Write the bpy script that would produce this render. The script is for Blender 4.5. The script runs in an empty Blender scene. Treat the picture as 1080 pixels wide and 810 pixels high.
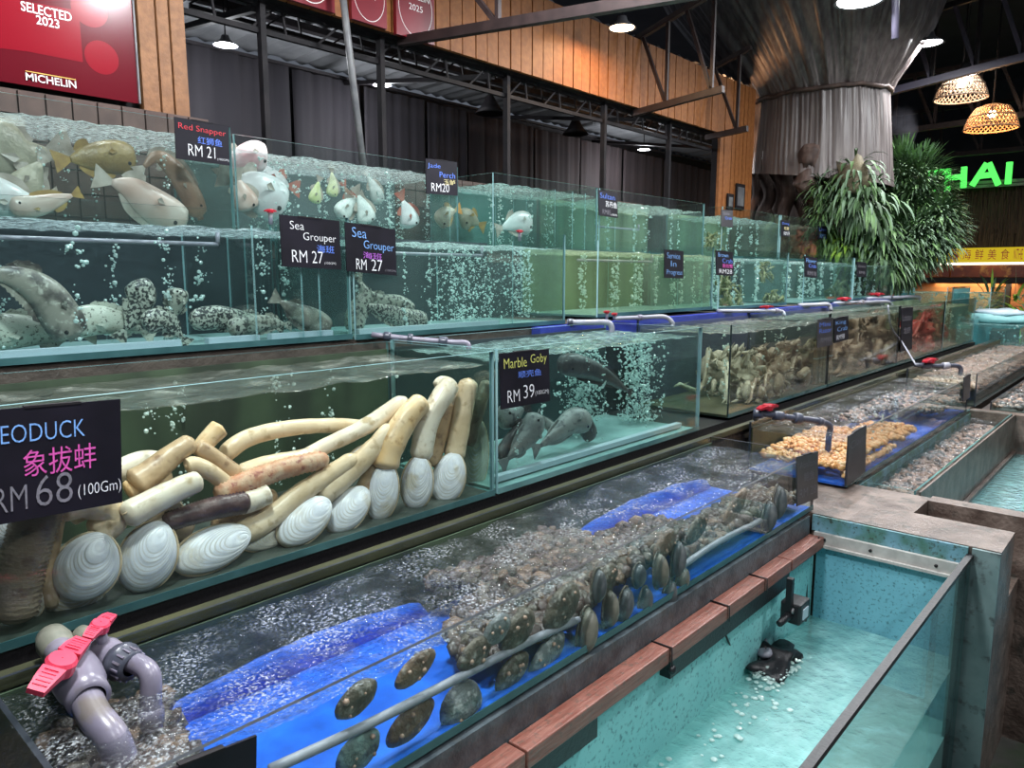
import bpy, math, random
from mathutils import Vector, Matrix, noise
C = bpy.context
scn = C.scene
random.seed(7)

# ------------------------------------------------------------------ camera
HCAM = 1.70
AZ = math.radians(42.0)
PITCH = math.atan(115 / 780)
FW = Vector((math.cos(AZ) * math.cos(PITCH), math.sin(AZ) * math.cos(PITCH), -math.sin(PITCH)))
RT = Vector((math.sin(AZ), -math.cos(AZ), 0))
UP = RT.cross(FW)
CAM = Vector((0, 0, HCAM))
cd = bpy.data.cameras.new('camera')
cam = bpy.data.objects.new('camera', cd)
scn.collection.objects.link(cam)
cam.matrix_world = Matrix(((RT.x, UP.x, -FW.x, 0), (RT.y, UP.y, -FW.y, 0), (RT.z, UP.z, -FW.z, HCAM), (0, 0, 0, 1)))
cd.sensor_width = 36
cd.lens = 36 * 780 / 1080
cd.clip_start = 0.02
scn.camera = cam

# ------------------------------------------------------------------ world, exposure
w = bpy.data.worlds.new('hall_ambient')
scn.world = w
w.use_nodes = True
w.node_tree.nodes['Background'].inputs[0].default_value = (0.55, 0.62, 0.75, 1)
w.node_tree.nodes['Background'].inputs[1].default_value = 0.20
scn.view_settings.view_transform = 'Standard'
scn.view_settings.look = 'None'
scn.view_settings.gamma = 1
scn.view_settings.exposure = -0.12
scn.view_settings.use_curve_mapping = False
cy = scn.cycles
cy.max_bounces = 8
cy.diffuse_bounces = 3
cy.glossy_bounces = 3
cy.transmission_bounces = 4
cy.transparent_max_bounces = 48
cy.caustics_reflective = False
cy.caustics_refractive = False
cy.sample_clamp_indirect = 4
cy.use_denoising = True


def area(name, loc, size, power, col=(1, 1, 1), rot=(0, 0, 0)):
    l = bpy.data.lights.new(name, 'AREA')
    l.shape = 'DISK'
    l.size = size
    l.energy = power
    l.color = col
    o = bpy.data.objects.new(name, l)
    o.location = loc
    o.rotation_euler = rot
    scn.collection.objects.link(o)
    return o


# unseen ceiling lamps, added to light the tank rows and walkway (their housings are built with the roof, further down)
ADDED_LAMPS = [(0.6, 1.2, 3.55), (3.0, 2.2, 4.1), (3.6, -1.2, 5.0), (6.0, 1.6, 4.2), (8.8, 1.0, 4.6), (0.5, -2.6, 5.2), (12.0, 0.0, 4.8), (1.3, 3.3, 4.0)]
ADDED_POWER = [115, 130, 160, 150, 150, 120, 170, 50]
for p, e in zip(ADDED_LAMPS, ADDED_POWER):
    area('added_lamp_light', (p[0], p[1], p[2] - 0.09), 0.36, e, (0.93, 0.97, 1.0))


# ------------------------------------------------------------------ helpers
def at(x, y, X=None, Y=None, Z=None, D=None):
    """point of the place seen at photo pixel (x, y) on the plane X=, Y=, Z= or at depth D"""
    r = FW * 780 + RT * (x - 540) - UP * (y - 405)
    if Z is not None:
        t = (Z - HCAM) / r.z
    elif Y is not None:
        t = Y / r.y
    elif X is not None:
        t = X / r.x
    else:
        t = D / 780
    return CAM + r * t


def depth(p):
    return (Vector(p) - CAM).dot(FW)


MATS = {}


def nt(name):
    m = bpy.data.materials.new(name)
    m.use_nodes = True
    n = m.node_tree.nodes
    n.clear()
    out = n.new('ShaderNodeOutputMaterial')
    MATS[name] = m
    return m, m.node_tree.nodes, m.node_tree.links, out


def rgba(c):
    return (c[0], c[1], c[2], 1)


def noise_fac(n, l, scale, detail=3, stretch=None, kind='noise', lo=0.4, hi=0.6, rough=0.55):
    tc = n.new('ShaderNodeTexCoord')
    mp = n.new('ShaderNodeMapping')
    l.new(tc.outputs['Object'], mp.inputs[0])
    if stretch:
        mp.inputs['Scale'].default_value = stretch
    if kind == 'noise':
        t = n.new('ShaderNodeTexNoise')
        t.inputs['Scale'].default_value = scale
        t.inputs['Detail'].default_value = detail
        t.inputs['Roughness'].default_value = rough
        o = t.outputs['Fac']
    elif kind == 'vor':
        t = n.new('ShaderNodeTexVoronoi')
        t.inputs['Scale'].default_value = scale
        o = t.outputs['Distance']
    elif kind == 'wave':
        t = n.new('ShaderNodeTexWave')
        t.inputs['Scale'].default_value = scale
        t.inputs['Distortion'].default_value = detail
        t.inputs['Detail'].default_value = 2
        o = t.outputs['Fac']
    l.new(mp.outputs[0], t.inputs['Vector'])
    mr = n.new('ShaderNodeMapRange')
    mr.inputs['From Min'].default_value = lo
    mr.inputs['From Max'].default_value = hi
    l.new(o, mr.inputs['Value'])
    return mr.outputs[0]


def P(name, c1, c2=None, rough=0.5, scale=8, lo=0.35, hi=0.65, metal=0, bump=0, bscale=None, stretch=None, kind='noise',
      detail=3, emit=None, estr=0, c3=None, s3=40, spec=0.5, sss=0, coat=0):
    m, n, l, out = nt(name)
    b = n.new('ShaderNodeBsdfPrincipled')
    b.inputs['Base Color'].default_value = rgba(c1)
    b.inputs['Roughness'].default_value = rough
    b.inputs['Metallic'].default_value = metal
    b.inputs['Specular IOR Level'].default_value = spec
    b.inputs['Coat Weight'].default_value = coat
    b.inputs['Coat Roughness'].default_value = 0.08
    if c2:
        f = noise_fac(n, l, scale, detail, stretch, kind, lo, hi)
        mx = n.new('ShaderNodeMix')
        mx.data_type = 'RGBA'
        mx.inputs[6].default_value = rgba(c1)
        mx.inputs[7].default_value = rgba(c2)
        l.new(f, mx.inputs[0])
        col = mx.outputs[2]
        if c3:
            f3 = noise_fac(n, l, s3, 4, None, 'noise', 0.55, 0.68)
            m3 = n.new('ShaderNodeMix')
            m3.data_type = 'RGBA'
            l.new(f3, m3.inputs[0])
            l.new(col, m3.inputs[6])
            m3.inputs[7].default_value = rgba(c3)
            col = m3.outputs[2]
        l.new(col, b.inputs['Base Color'])
    if bump:
        bf = noise_fac(n, l, bscale or scale, 4, stretch, kind, 0, 1)
        bp = n.new('ShaderNodeBump')
        bp.inputs['Strength'].default_value = bump
        bp.inputs['Distance'].default_value = 0.01
        l.new(bf, bp.inputs['Height'])
        l.new(bp.outputs[0], b.inputs['Normal'])
    if emit:
        b.inputs['Emission Color'].default_value = rgba(emit)
        b.inputs['Emission Strength'].default_value = estr
    l.new(b.outputs[0], out.inputs[0])
    return m


def glassy(name, tint, haze=0.0, hazecol=(0.7, 0.9, 0.85), rough=0.02, ior=1.45, hz_noise=None, bump=0, bscale=30, stretch=None,
           foam=None, gl=1.0, detail=3, mask=None):
    """clear pane or water: see-through tint, Fresnel gloss, optional milky share (haze) and foam flecks or painted glints"""
    m, n, l, out = nt(name)
    tr = n.new('ShaderNodeBsdfTransparent')
    tr.inputs[0].default_value = rgba(tint)
    cur = tr.outputs[0]
    if haze or foam:
        df = n.new('ShaderNodeBsdfDiffuse')
        df.inputs[0].default_value = rgba(hazecol)
        tl = n.new('ShaderNodeBsdfTranslucent')
        tl.inputs[0].default_value = rgba(hazecol)
        ad = n.new('ShaderNodeMixShader')
        ad.inputs[0].default_value = 0.5
        l.new(df.outputs[0], ad.inputs[1])
        l.new(tl.outputs[0], ad.inputs[2])
        mx = n.new('ShaderNodeMixShader')
        l.new(cur, mx.inputs[1])
        l.new(ad.outputs[0], mx.inputs[2])
        mx.inputs[0].default_value = haze
        if hz_noise or foam:
            sc, a, b_ = foam or hz_noise
            f = noise_fac(n, l, sc, 5 if foam else 2, stretch, 'noise', a, b_)
            if mask:
                fm = noise_fac(n, l, mask[0], 4, None, 'noise', mask[1], mask[2])
                mu = n.new('ShaderNodeMath')
                mu.operation = 'MULTIPLY'
                l.new(f, mu.inputs[0])
                l.new(fm, mu.inputs[1])
                f = mu.outputs[0]
            mr = n.new('ShaderNodeMapRange')
            mr.inputs['To Min'].default_value = haze
            mr.inputs['To Max'].default_value = 0.85 if foam else min(1, haze * 2.5)
            l.new(f, mr.inputs['Value'])
            l.new(mr.outputs[0], mx.inputs[0])
        cur = mx.outputs[0]
    g = n.new('ShaderNodeBsdfGlossy')
    g.inputs['Roughness'].default_value = rough
    fr = n.new('ShaderNodeLayerWeight')
    fr.inputs['Blend'].default_value = 0.5
    if bump:
        bf = noise_fac(n, l, bscale, detail, stretch, 'noise', 0, 1)
        bp = n.new('ShaderNodeBump')
        bp.inputs['Strength'].default_value = bump
        bp.inputs['Distance'].default_value = 0.02
        l.new(bf, bp.inputs['Height'])
        l.new(bp.outputs[0], g.inputs['Normal'])
        l.new(bp.outputs[0], fr.inputs['Normal'])
    pw = n.new('ShaderNodeMath')
    pw.operation = 'POWER'
    pw.inputs[1].default_value = 4.5
    l.new(fr.outputs['Facing'], pw.inputs[0])
    f0 = ((ior - 1) / (ior + 1)) ** 2
    gm = n.new('ShaderNodeMath')
    gm.operation = 'MULTIPLY_ADD'
    gm.inputs[1].default_value = (1 - f0) * gl * 0.9
    gm.inputs[2].default_value = f0 * gl
    l.new(pw.outputs[0], gm.inputs[0])
    m2 = n.new('ShaderNodeMixShader')
    l.new(gm.outputs[0], m2.inputs[0])
    l.new(cur, m2.inputs[1])
    l.new(g.outputs[0], m2.inputs[2])
    l.new(m2.outputs[0], out.inputs[0])
    return m


def emission(name, col, s):
    m, n, l, out = nt(name)
    e = n.new('ShaderNodeEmission')
    e.inputs[0].default_value = rgba(col)
    e.inputs[1].default_value = s
    l.new(e.outputs[0], out.inputs[0])
    return m


class MB:
    def __init__(s):
        s.v = []
        s.f = []
        s.m = []

    def face(s, idx, mi=0):
        s.f.append(idx)
        s.m.append(mi)

    def box(s, x0, x1, y0, y1, z0, z1, mi=0):
        b = len(s.v)
        s.v += [(x, y, z) for z in (z0, z1) for y in (y0, y1) for x in (x0, x1)]
        for q in ((0, 2, 3, 1), (4, 5, 7, 6), (0, 1, 5, 4), (2, 6, 7, 3), (0, 4, 6, 2), (1, 3, 7, 5)):
            s.face([b + i for i in q], mi)
        return s

    def obox(s, o, ax, ay, az, mi=0):
        """box centred at o with half axes"""
        o = Vector(o)
        b = len(s.v)
        for k in (-1, 1):
            for j in (-1, 1):
                for i in (-1, 1):
                    s.v.append(tuple(o + ax * i + ay * j + az * k))
        for q in ((0, 2, 3, 1), (4, 5, 7, 6), (0, 1, 5, 4), (2, 6, 7, 3), (0, 4, 6, 2), (1, 3, 7, 5)):
            s.face([b + i for i in q], mi)
        return s

    def bar(s, p, q, wd=0.05, ht=None, mi=0):
        p = Vector(p)
        q = Vector(q)
        d = (q - p)
        L = d.length
        d.normalize()
        u = d.cross(Vector((0, 0, 1)))
        if u.length < 1e-3:
            u = Vector((1, 0, 0))
        u.normalize()
        v = u.cross(d)
        return s.obox((p + q) / 2, d * (L / 2), u * (wd / 2), v * ((ht or wd) / 2), mi)

    def tube(s, pts, r, n=10, mi=0, caps=True, flat=1.0, upv=None):
        pts = [Vector(p) for p in pts]
        if not isinstance(r, (list, tuple)):
            r = [r] * len(pts)
        b = len(s.v)
        pu = None
        for i, p in enumerate(pts):
            t = (pts[min(i + 1, len(pts) - 1)] - pts[max(i - 1, 0)])
            if t.length < 1e-9:
                t = Vector((0, 0, 1))
            t.normalize()
            if pu is None:
                pu = upv or (Vector((0, 0, 1)) if abs(t.z) < 0.9 else Vector((1, 0, 0)))
            a = (pu - t * pu.dot(t))
            if a.length < 1e-6:
                a = t.orthogonal()
            a.normalize()
            c = t.cross(a)
            pu = a
            for k in range(n):
                g = 2 * math.pi * k / n
                s.v.append(tuple(p + a * (math.cos(g) * r[i]) + c * (math.sin(g) * r[i] * flat)))
        for i in range(len(pts) - 1):
            for k in range(n):
                k2 = (k + 1) % n
                s.face([b + i * n + k, b + i * n + k2, b + (i + 1) * n + k2, b + (i + 1) * n + k], mi)
        if caps:
            s.face([b + k for k in range(n)][::-1], mi)
            e = b + (len(pts) - 1) * n
            s.face([e + k for k in range(n)], mi)
        return s

    def ball(s, c, rx, ry=None, rz=None, n=8, m=5, mi=0, ax=None, rough=0, sd=0):
        ry = ry or rx
        rz = rz or rx
        c = Vector(c)
        X, Y, Z = ax or (Vector((1, 0, 0)), Vector((0, 1, 0)), Vector((0, 0, 1)))
        b = len(s.v)

        def put(d):
            k = 1
            if rough:
                k += rough * noise.noise(Vector(d) * 2.3 + Vector((sd * 3.1, sd, 0)))
            s.v.append(tuple(c + X * (d[0] * rx * k) + Y * (d[1] * ry * k) + Z * (d[2] * rz * k)))
        put((0, 0, -1))
        for j in range(1, m):
            ph = -math.pi / 2 + math.pi * j / m
            for i in range(n):
                g = 2 * math.pi * i / n
                put((math.cos(ph) * math.cos(g), math.cos(ph) * math.sin(g), math.sin(ph)))
        put((0, 0, 1))
        e = len(s.v) - 1
        for i in range(n):
            i2 = (i + 1) % n
            s.face([b, b + 1 + i2, b + 1 + i], mi)
            for j in range(m - 2):
                p = b + 1 + j * n
                s.face([p + i, p + i2, p + n + i2, p + n + i], mi)
            p = b + 1 + (m - 2) * n
            s.face([p + i, p + i2, e], mi)
        return s

    def blob(s, c, r, mi=0):
        """12-vertex little ball"""
        t = 0.8507
        u = 0.5257
        b = len(s.v)
        for d in ((-u, t, 0), (u, t, 0), (-u, -t, 0), (u, -t, 0), (0, -u, t), (0, u, t), (0, -u, -t), (0, u, -t), (t, 0, -u), (t, 0, u), (-t, 0, -u), (-t, 0, u)):
            s.v.append((c[0] + d[0] * r, c[1] + d[1] * r, c[2] + d[2] * r))
        for q in ((0, 11, 5), (0, 5, 1), (0, 1, 7), (0, 7, 10), (0, 10, 11), (1, 5, 9), (5, 11, 4), (11, 10, 2), (10, 7, 6), (7, 1, 8),
                  (3, 9, 4), (3, 4, 2), (3, 2, 6), (3, 6, 8), (3, 8, 9), (4, 9, 5), (2, 4, 11), (6, 2, 10), (8, 6, 7), (9, 8, 1)):
            s.face([b + i for i in q], mi)
        return s

    def grid(s, x0, x1, y0, y1, nx, ny, fn, mi=0):
        b = len(s.v)
        for j in range(ny + 1):
            for i in range(nx + 1):
                x = x0 + (x1 - x0) * i / nx
                y = y0 + (y1 - y0) * j / ny
                s.v.append(fn(x, y))
        for j in range(ny):
            for i in range(nx):
                p = b + j * (nx + 1) + i
                s.face([p, p + 1, p + nx + 2, p + nx + 1], mi)
        return b

    def lathe(s, prof, c, n=24, mi=0, ax=None):
        c = Vector(c)
        X, Y, Z = ax or (Vector((1, 0, 0)), Vector((0, 1, 0)), Vector((0, 0, 1)))
        b = len(s.v)
        for (r, z) in prof:
            for k in range(n):
                g = 2 * math.pi * k / n
                s.v.append(tuple(c + X * (math.cos(g) * r) + Y * (math.sin(g) * r) + Z * z))
        for i in range(len(prof) - 1):
            for k in range(n):
                k2 = (k + 1) % n
                s.face([b + i * n + k, b + i * n + k2, b + (i + 1) * n + k2, b + (i + 1) * n + k], mi)
        return s

    def build(s, name, mats, parent=None, smooth=False):
        me = bpy.data.meshes.new(name)
        me.from_pydata(s.v, [], s.f)
        if not isinstance(mats, (list, tuple)):
            mats = [mats]
        for m in mats:
            me.materials.append(MATS[m] if isinstance(m, str) else m)
        if len(mats) > 1:
            me.polygons.foreach_set('material_index', s.m)
        if smooth:
            me.polygons.foreach_set('use_smooth', [True] * len(me.polygons))
        me.update()
        o = bpy.data.objects.new(name, me)
        scn.collection.objects.link(o)
        if parent:
            o.parent = parent
            o.matrix_parent_inverse = Matrix.Translation(-parent.location) if parent.type == 'EMPTY' else Matrix()
        return o


def tag(o, label, cat, group=None, kind=None):
    if label:
        o['label'] = label
    if cat:
        o['category'] = cat
    if group:
        o['group'] = group
    if kind:
        o['kind'] = kind
    return o


def thing(name, label, cat, loc, group=None):
    o = bpy.data.objects.new(name, None)
    o.empty_display_size = 0.05
    scn.collection.objects.link(o)
    o.location = loc
    return tag(o, label, cat, group)


def struct(name, mb, mats, smooth=False):
    o = mb.build(name, mats, None, smooth)
    o['kind'] = 'structure'
    return o


def smoothpath(pts, n=8):
    """Catmull-Rom through points"""
    pts = [Vector(p) for p in pts]
    if len(pts) < 3:
        return [pts[0].lerp(pts[-1], i / n) for i in range(n + 1)]
    out = []
    q = [pts[0] * 2 - pts[1]] + pts + [pts[-1] * 2 - pts[-2]]
    for i in range(1, len(q) - 2):
        for k in range(n):
            t = k / n
            a, b, c, d = q[i - 1], q[i], q[i + 1], q[i + 2]
            out.append(0.5 * ((2 * b) + (c - a) * t + (2 * a - 5 * b + 4 * c - d) * t * t + (3 * b - a - 3 * c + d) * t ** 3))
    out.append(pts[-1])
    return out


# ------------------------------------------------------------------ materials
P('floor_concrete', (0.045, 0.045, 0.04), (0.09, 0.085, 0.075), rough=0.4, scale=3, bump=0.3, c3=(0.02, 0.04, 0.015), s3=2)
P('concrete', (0.075, 0.05, 0.04), (0.20, 0.15, 0.125), rough=0.38, scale=9, bump=0.5, bscale=60, c3=(0.07, 0.06, 0.05), s3=14, detail=6)
P('concrete_dark', (0.05, 0.035, 0.028), (0.10, 0.075, 0.06), rough=0.6, scale=7, bump=0.5, bscale=50, detail=6)
P('kerb_grey', (0.045, 0.06, 0.07), (0.12, 0.15, 0.165), rough=0.42, scale=14, bump=0.3, bscale=70, c3=(0.08, 0.09, 0.09), s3=25, detail=6)
P('painted_blue', (0.16, 0.42, 0.52), (0.20, 0.50, 0.60), rough=0.4, scale=4, c3=(0.07, 0.20, 0.24), s3=75, detail=5)
P('painted_aqua', (0.38, 0.70, 0.68), (0.26, 0.58, 0.57), rough=0.4, scale=5, detail=6, bump=0.2, bscale=30)
P('moss_blue', (0.16, 0.33, 0.42), (0.05, 0.14, 0.08), rough=0.5, scale=9, detail=7, c3=(0.04, 0.06, 0.04), s3=60)
P('pale_pvc', (0.50, 0.48, 0.45), (0.38, 0.36, 0.34), rough=0.4, scale=20)
P('wood_rail', (0.19, 0.06, 0.042), (0.28, 0.115, 0.085), rough=0.42, scale=20, stretch=(0.5, 5, 5), bump=0.3, c3=(0.15, 0.08, 0.06), s3=60)
P('black_rubber', (0.006, 0.006, 0.008), rough=0.45, bump=0.2, bscale=90)
P('black_steel', (0.010, 0.009, 0.011), (0.018, 0.015, 0.017), rough=0.65, scale=12, spec=0.25)
P('brown_steel', (0.022, 0.013, 0.013), (0.04, 0.024, 0.023), rough=0.5, scale=10)
P('purple_steel', (0.055, 0.05, 0.075), rough=0.5)
P('grey_steel', (0.12, 0.12, 0.13), (0.2, 0.2, 0.2), rough=0.45, scale=10)
P('ceiling_black', (0.012, 0.012, 0.018), (0.02, 0.02, 0.028), rough=0.8, scale=2)
P('roof_sheet', (0.42, 0.43, 0.45), (0.3, 0.31, 0.33), rough=0.45, scale=3, metal=0.1)
P('osb', (0.19, 0.08, 0.03), (0.27, 0.12, 0.047), rough=0.55, scale=22, bump=0.2, bscale=60, c3=(0.20, 0.085, 0.035), s3=55, detail=5)
P('osb_warm', (0.26, 0.085, 0.02), (0.36, 0.13, 0.035), rough=0.55, scale=20, c3=(0.26, 0.10, 0.03), s3=45, detail=5)
P('curtain_plum', (0.022, 0.020, 0.026), (0.036, 0.032, 0.038), rough=0.75, scale=2, stretch=(1, 1, 0.15))
P('curtain_brown', (0.030, 0.022, 0.024), (0.044, 0.032, 0.033), rough=0.75, scale=2, stretch=(1, 1, 0.15))
P('brown_tile', (0.055, 0.028, 0.022), (0.085, 0.047, 0.037), rough=0.5, scale=9)
P('poster_red', (0.24, 0.003, 0.012), rough=0.16, coat=0.3)
P('poster_red_dark', (0.11, 0.002, 0.008), rough=0.16, coat=0.3)
P('poster_maroon', (0.24, 0.008, 0.02), (0.16, 0.007, 0.016), rough=0.35, scale=2)
P('print_white', (0.85, 0.8, 0.8), rough=0.5)
P('print_yellow', (0.8, 0.5, 0.1), rough=0.5)
P('board_black', (0.005, 0.004, 0.008), (0.010, 0.008, 0.015), rough=0.5, spec=0.3, scale=6)
P('board_grey', (0.035, 0.033, 0.036), (0.055, 0.05, 0.055), rough=0.4, scale=8)
for nm, c in {'blue': (0.13, 0.25, 0.85), 'cyan': (0.22, 0.45, 0.9), 'pink': (0.75, 0.10, 0.45), 'white': (0.85, 0.85, 0.88), 'red': (0.75, 0.06, 0.08),
              'yellow': (0.75, 0.75, 0.18), 'purple': (0.45, 0.12, 0.6), 'dim': (0.22, 0.21, 0.24), 'deepblue': (0.08, 0.09, 0.5), 'gold': (0.7, 0.6, 0.3)}.items():
    P('chalk_' + nm, c, tuple(x * 0.55 for x in c), rough=0.8, scale=120, lo=0.45, hi=0.75)
P('pvc_grey', (0.17, 0.155, 0.205), (0.23, 0.21, 0.265), rough=0.3, scale=8, c3=(0.16, 0.14, 0.13), s3=12)
P('pvc_dark', (0.045, 0.05, 0.075), (0.08, 0.085, 0.11), rough=0.3, scale=14)
P('pvc_light', (0.25, 0.25, 0.30), (0.34, 0.34, 0.39), rough=0.32, scale=8)
P('handle_pink', (0.75, 0.065, 0.12), (0.62, 0.04, 0.09), rough=0.4, scale=10)
P('handle_red', (0.45, 0.012, 0.03), (0.33, 0.01, 0.02), rough=0.35, scale=10)
P('fitting_moss', (0.12, 0.13, 0.10), (0.22, 0.21, 0.17), rough=0.5, scale=18)
glassy('glass_pane', (0.945, 0.98, 0.97), haze=0.003, ior=1.42, rough=0.02)
P('glass_edge', (0.045, 0.12, 0.125), (0.13, 0.27, 0.27), rough=0.12, scale=3, stretch=(1, 1, 1))
P('seal_teal', (0.025, 0.075, 0.08), (0.05, 0.13, 0.135), rough=0.2, scale=5)
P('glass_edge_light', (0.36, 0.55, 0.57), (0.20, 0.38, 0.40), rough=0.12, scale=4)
P('black_edge', (0.008, 0.012, 0.014), rough=0.3)
P('rim_dark', (0.010, 0.014, 0.020), (0.025, 0.030, 0.04), rough=0.35, scale=20)
# bubbles
m, n, l, out = nt('bubble')
gb = n.new('ShaderNodeBsdfGlossy'); gb.inputs['Roughness'].default_value = 0.1; gb.inputs[0].default_value = (0.9, 1, 0.98, 1)
db = n.new('ShaderNodeBsdfDiffuse'); db.inputs[0].default_value = (0.85, 1, 0.97, 1)
tb = n.new('ShaderNodeBsdfTranslucent'); tb.inputs[0].default_value = (0.85, 1, 0.97, 1)
tt = n.new('ShaderNodeBsdfTransparent'); tt.inputs[0].default_value = (0.9, 1, 0.97, 1)
a1 = n.new('ShaderNodeMixShader'); a2 = n.new('ShaderNodeMixShader'); a3 = n.new('ShaderNodeMixShader')
l.new(db.outputs[0], a1.inputs[1]); l.new(tb.outputs[0], a1.inputs[2])
a2.inputs[0].default_value = 0.25
l.new(a1.outputs[0], a2.inputs[1]); l.new(gb.outputs[0], a2.inputs[2])
a3.inputs[0].default_value = 0.12
l.new(a2.outputs[0], a3.inputs[1]); l.new(tt.outputs[0], a3.inputs[2])
l.new(a3.outputs[0], out.inputs[0])

# water kinds : (side, top)
WK = {}


def water_kind(key, tint, haze, hazecol, top='froth', foam=(30, 0.45, 0.7), bump=0.6, bscale=18, ttint=None, hz=0.15, gl=1.0, mask=None):
    glassy('water_side_' + key, tint, haze, hazecol, ior=1.0, gl=0.0, hz_noise=(3, 0.35, 0.75))
    if top == 'froth':
        glassy('water_top_' + key, ttint or tint, hz, tuple(min(1, c * 1.15) for c in hazecol), ior=1.33, foam=foam, bump=0.5, bscale=40,
               stretch=(1, 2.2, 1))
    else:
        glassy('water_top_' + key, ttint or tint, hz, hazecol, ior=1.33, foam=foam, bump=bump, bscale=bscale, rough=0.08, gl=gl, detail=5, mask=mask)
    WK[key] = ('water_side_' + key, 'water_top_' + key)


water_kind('grey', (0.90, 0.93, 0.93), 0.026, (0.60, 0.67, 0.66), hz=0.20, foam=(40, 0.43, 0.60))
water_kind('teal', (0.87, 0.93, 0.92), 0.040, (0.52, 0.68, 0.65), hz=0.22, foam=(38, 0.43, 0.60))
water_kind('dark', (0.88, 0.92, 0.93), 0.003, (0.50, 0.62, 0.64), hz=0.18, foam=(40, 0.44, 0.60))
water_kind('green', (0.90, 0.93, 0.83), 0.09, (0.54, 0.62, 0.44), hz=0.34, foam=(30, 0.40, 0.7))
water_kind('gduck', (0.985, 0.99, 0.97), 0.002, (0.52, 0.56, 0.48), top='calm', foam=(9, 0.50, 0.78), bump=0.5, bscale=14, ttint=(0.86, 0.88, 0.84), hz=0.16)
water_kind('goby', (0.88, 0.95, 0.94), 0.004, (0.45, 0.68, 0.64), top='calm', foam=(16, 0.42, 0.72), bump=0.6, bscale=22, ttint=(0.62, 0.76, 0.73), hz=0.26)
water_kind('brown', (0.94, 0.94, 0.88), 0.022, (0.58, 0.60, 0.52), top='calm', foam=(16, 0.45, 0.75), bump=0.6, bscale=22, ttint=(0.7, 0.72, 0.68), hz=0.28)
water_kind('shallow', (0.95, 0.97, 0.97), 0.006, (0.62, 0.66, 0.68), top='calm', foam=(130, 0.48, 0.64), bump=1.0, bscale=42, ttint=(0.90, 0.92, 0.94), hz=0.012, gl=1.2, mask=(7, 0.40, 0.62))  # white flecks on this top paint the ripple glints as colour
water_kind('aqua', (0.74, 0.93, 0.95), 0.10, (0.45, 0.74, 0.76), hz=0.34, foam=(30, 0.42, 0.7))
glassy('basin_water', (0.70, 0.93, 0.92), 0.52, (0.50, 0.86, 0.83), ior=1.33, bump=0.8, bscale=22, foam=(11, 0.48, 0.80), rough=0.10, detail=6, gl=1.4)
P('back_dark', (0.012, 0.022, 0.028), (0.025, 0.04, 0.045), rough=0.5, scale=3)
P('back_grey', (0.12, 0.17, 0.17), (0.07, 0.10, 0.10), rough=0.5, scale=2)
P('back_teal', (0.05, 0.12, 0.115), (0.11, 0.25, 0.23), rough=0.5, scale=2, stretch=(1, 1, 0.3))
P('back_green', (0.10, 0.13, 0.07), (0.24, 0.30, 0.19), rough=0.5, scale=2, stretch=(3, 1, 0.2))
P('back_darkgreen', (0.018, 0.030, 0.018), (0.045, 0.075, 0.04), rough=0.5, scale=3, stretch=(2, 1, 0.4))
P('back_indigo', (0.035, 0.04, 0.12), (0.05, 0.07, 0.13), rough=0.5, scale=2)
P('back_olive', (0.075, 0.075, 0.035), (0.04, 0.042, 0.022), rough=0.5, scale=4)
P('back_aqua', (0.25, 0.52, 0.53), (0.16, 0.38, 0.40), rough=0.5, scale=3)
P('tank_floor_pale', (0.28, 0.44, 0.43), (0.18, 0.32, 0.31), rough=0.4, scale=6)
P('tank_floor_dark', (0.025, 0.036, 0.03), (0.06, 0.075, 0.065), rough=0.5, scale=12)
P('pad_white', (0.42, 0.52, 0.58), rough=0.4)
P('blue_liner', (0.008, 0.09, 0.50), (0.014, 0.15, 0.74), rough=0.35, scale=10)
P('blue_board', (0.02, 0.03, 0.30), (0.03, 0.05, 0.42), rough=0.4, scale=6)

# ------------------------------------------------------------------ setting: floor, walls, roof
FZ = -0.5
struct('floor', MB().box(-4, 26, -6, 9, FZ - 0.1, FZ), 'floor_concrete')
# roof: high and black
mb = MB().box(-4, 26, -6, 14, 6.4, 6.5)
struct('ceiling', mb, 'ceiling_black')
struct('wall_far', MB().box(22, 22.2, -6, 14, FZ, 6.5), 'ceiling_black')

# back wall of the hall: brown tiled parapet, timber-strand planks above the opening
W = 4.2
wall = struct('wall_back', MB().box(-1.5, 1.70, W + 0.03, W + 0.15, FZ, 4.0).box(1.98, 8.3, W + 0.03, W + 0.1, 3.34, 3.99).box(8.3, 9.2, W + 0.03, W + 0.1, FZ, 3.99)
              .box(1.70, 8.3, W + 0.03, W + 0.15, FZ, 1.9).box(1.70, 1.98, W + 0.03, W + 0.15, 1.9, 4.0), 'black_steel')
# planks (each one a board)
xs = 1.73
random.seed(3)
for wd in (0.085, 0.06, 0.075):
    MB().box(xs, xs + wd, W - 0.03, W + 0.028, 1.9, 4.0).build('plank', 'osb', wall)
    xs += wd + 0.012
xs = 2.0
while xs < 8.28:
    wd = random.choice((0.115, 0.125, 0.13)) if xs > 3.2 else 0.15
    if xs + wd > 8.3:
        wd = 8.3 - xs
    MB().box(xs, xs + wd, W - 0.004 - random.random() * 0.008, W + 0.028, 3.34, 3.98).build('plank', 'osb_warm', wall)
    xs += wd + 0.012
xs = 8.305
while xs < 9.16:
    MB().box(xs, xs + 0.09, W - 0.004 - random.random() * 0.006, W + 0.028, 1.2, 3.98).build('plank', 'osb_warm', wall)
    xs += 0.1
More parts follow.
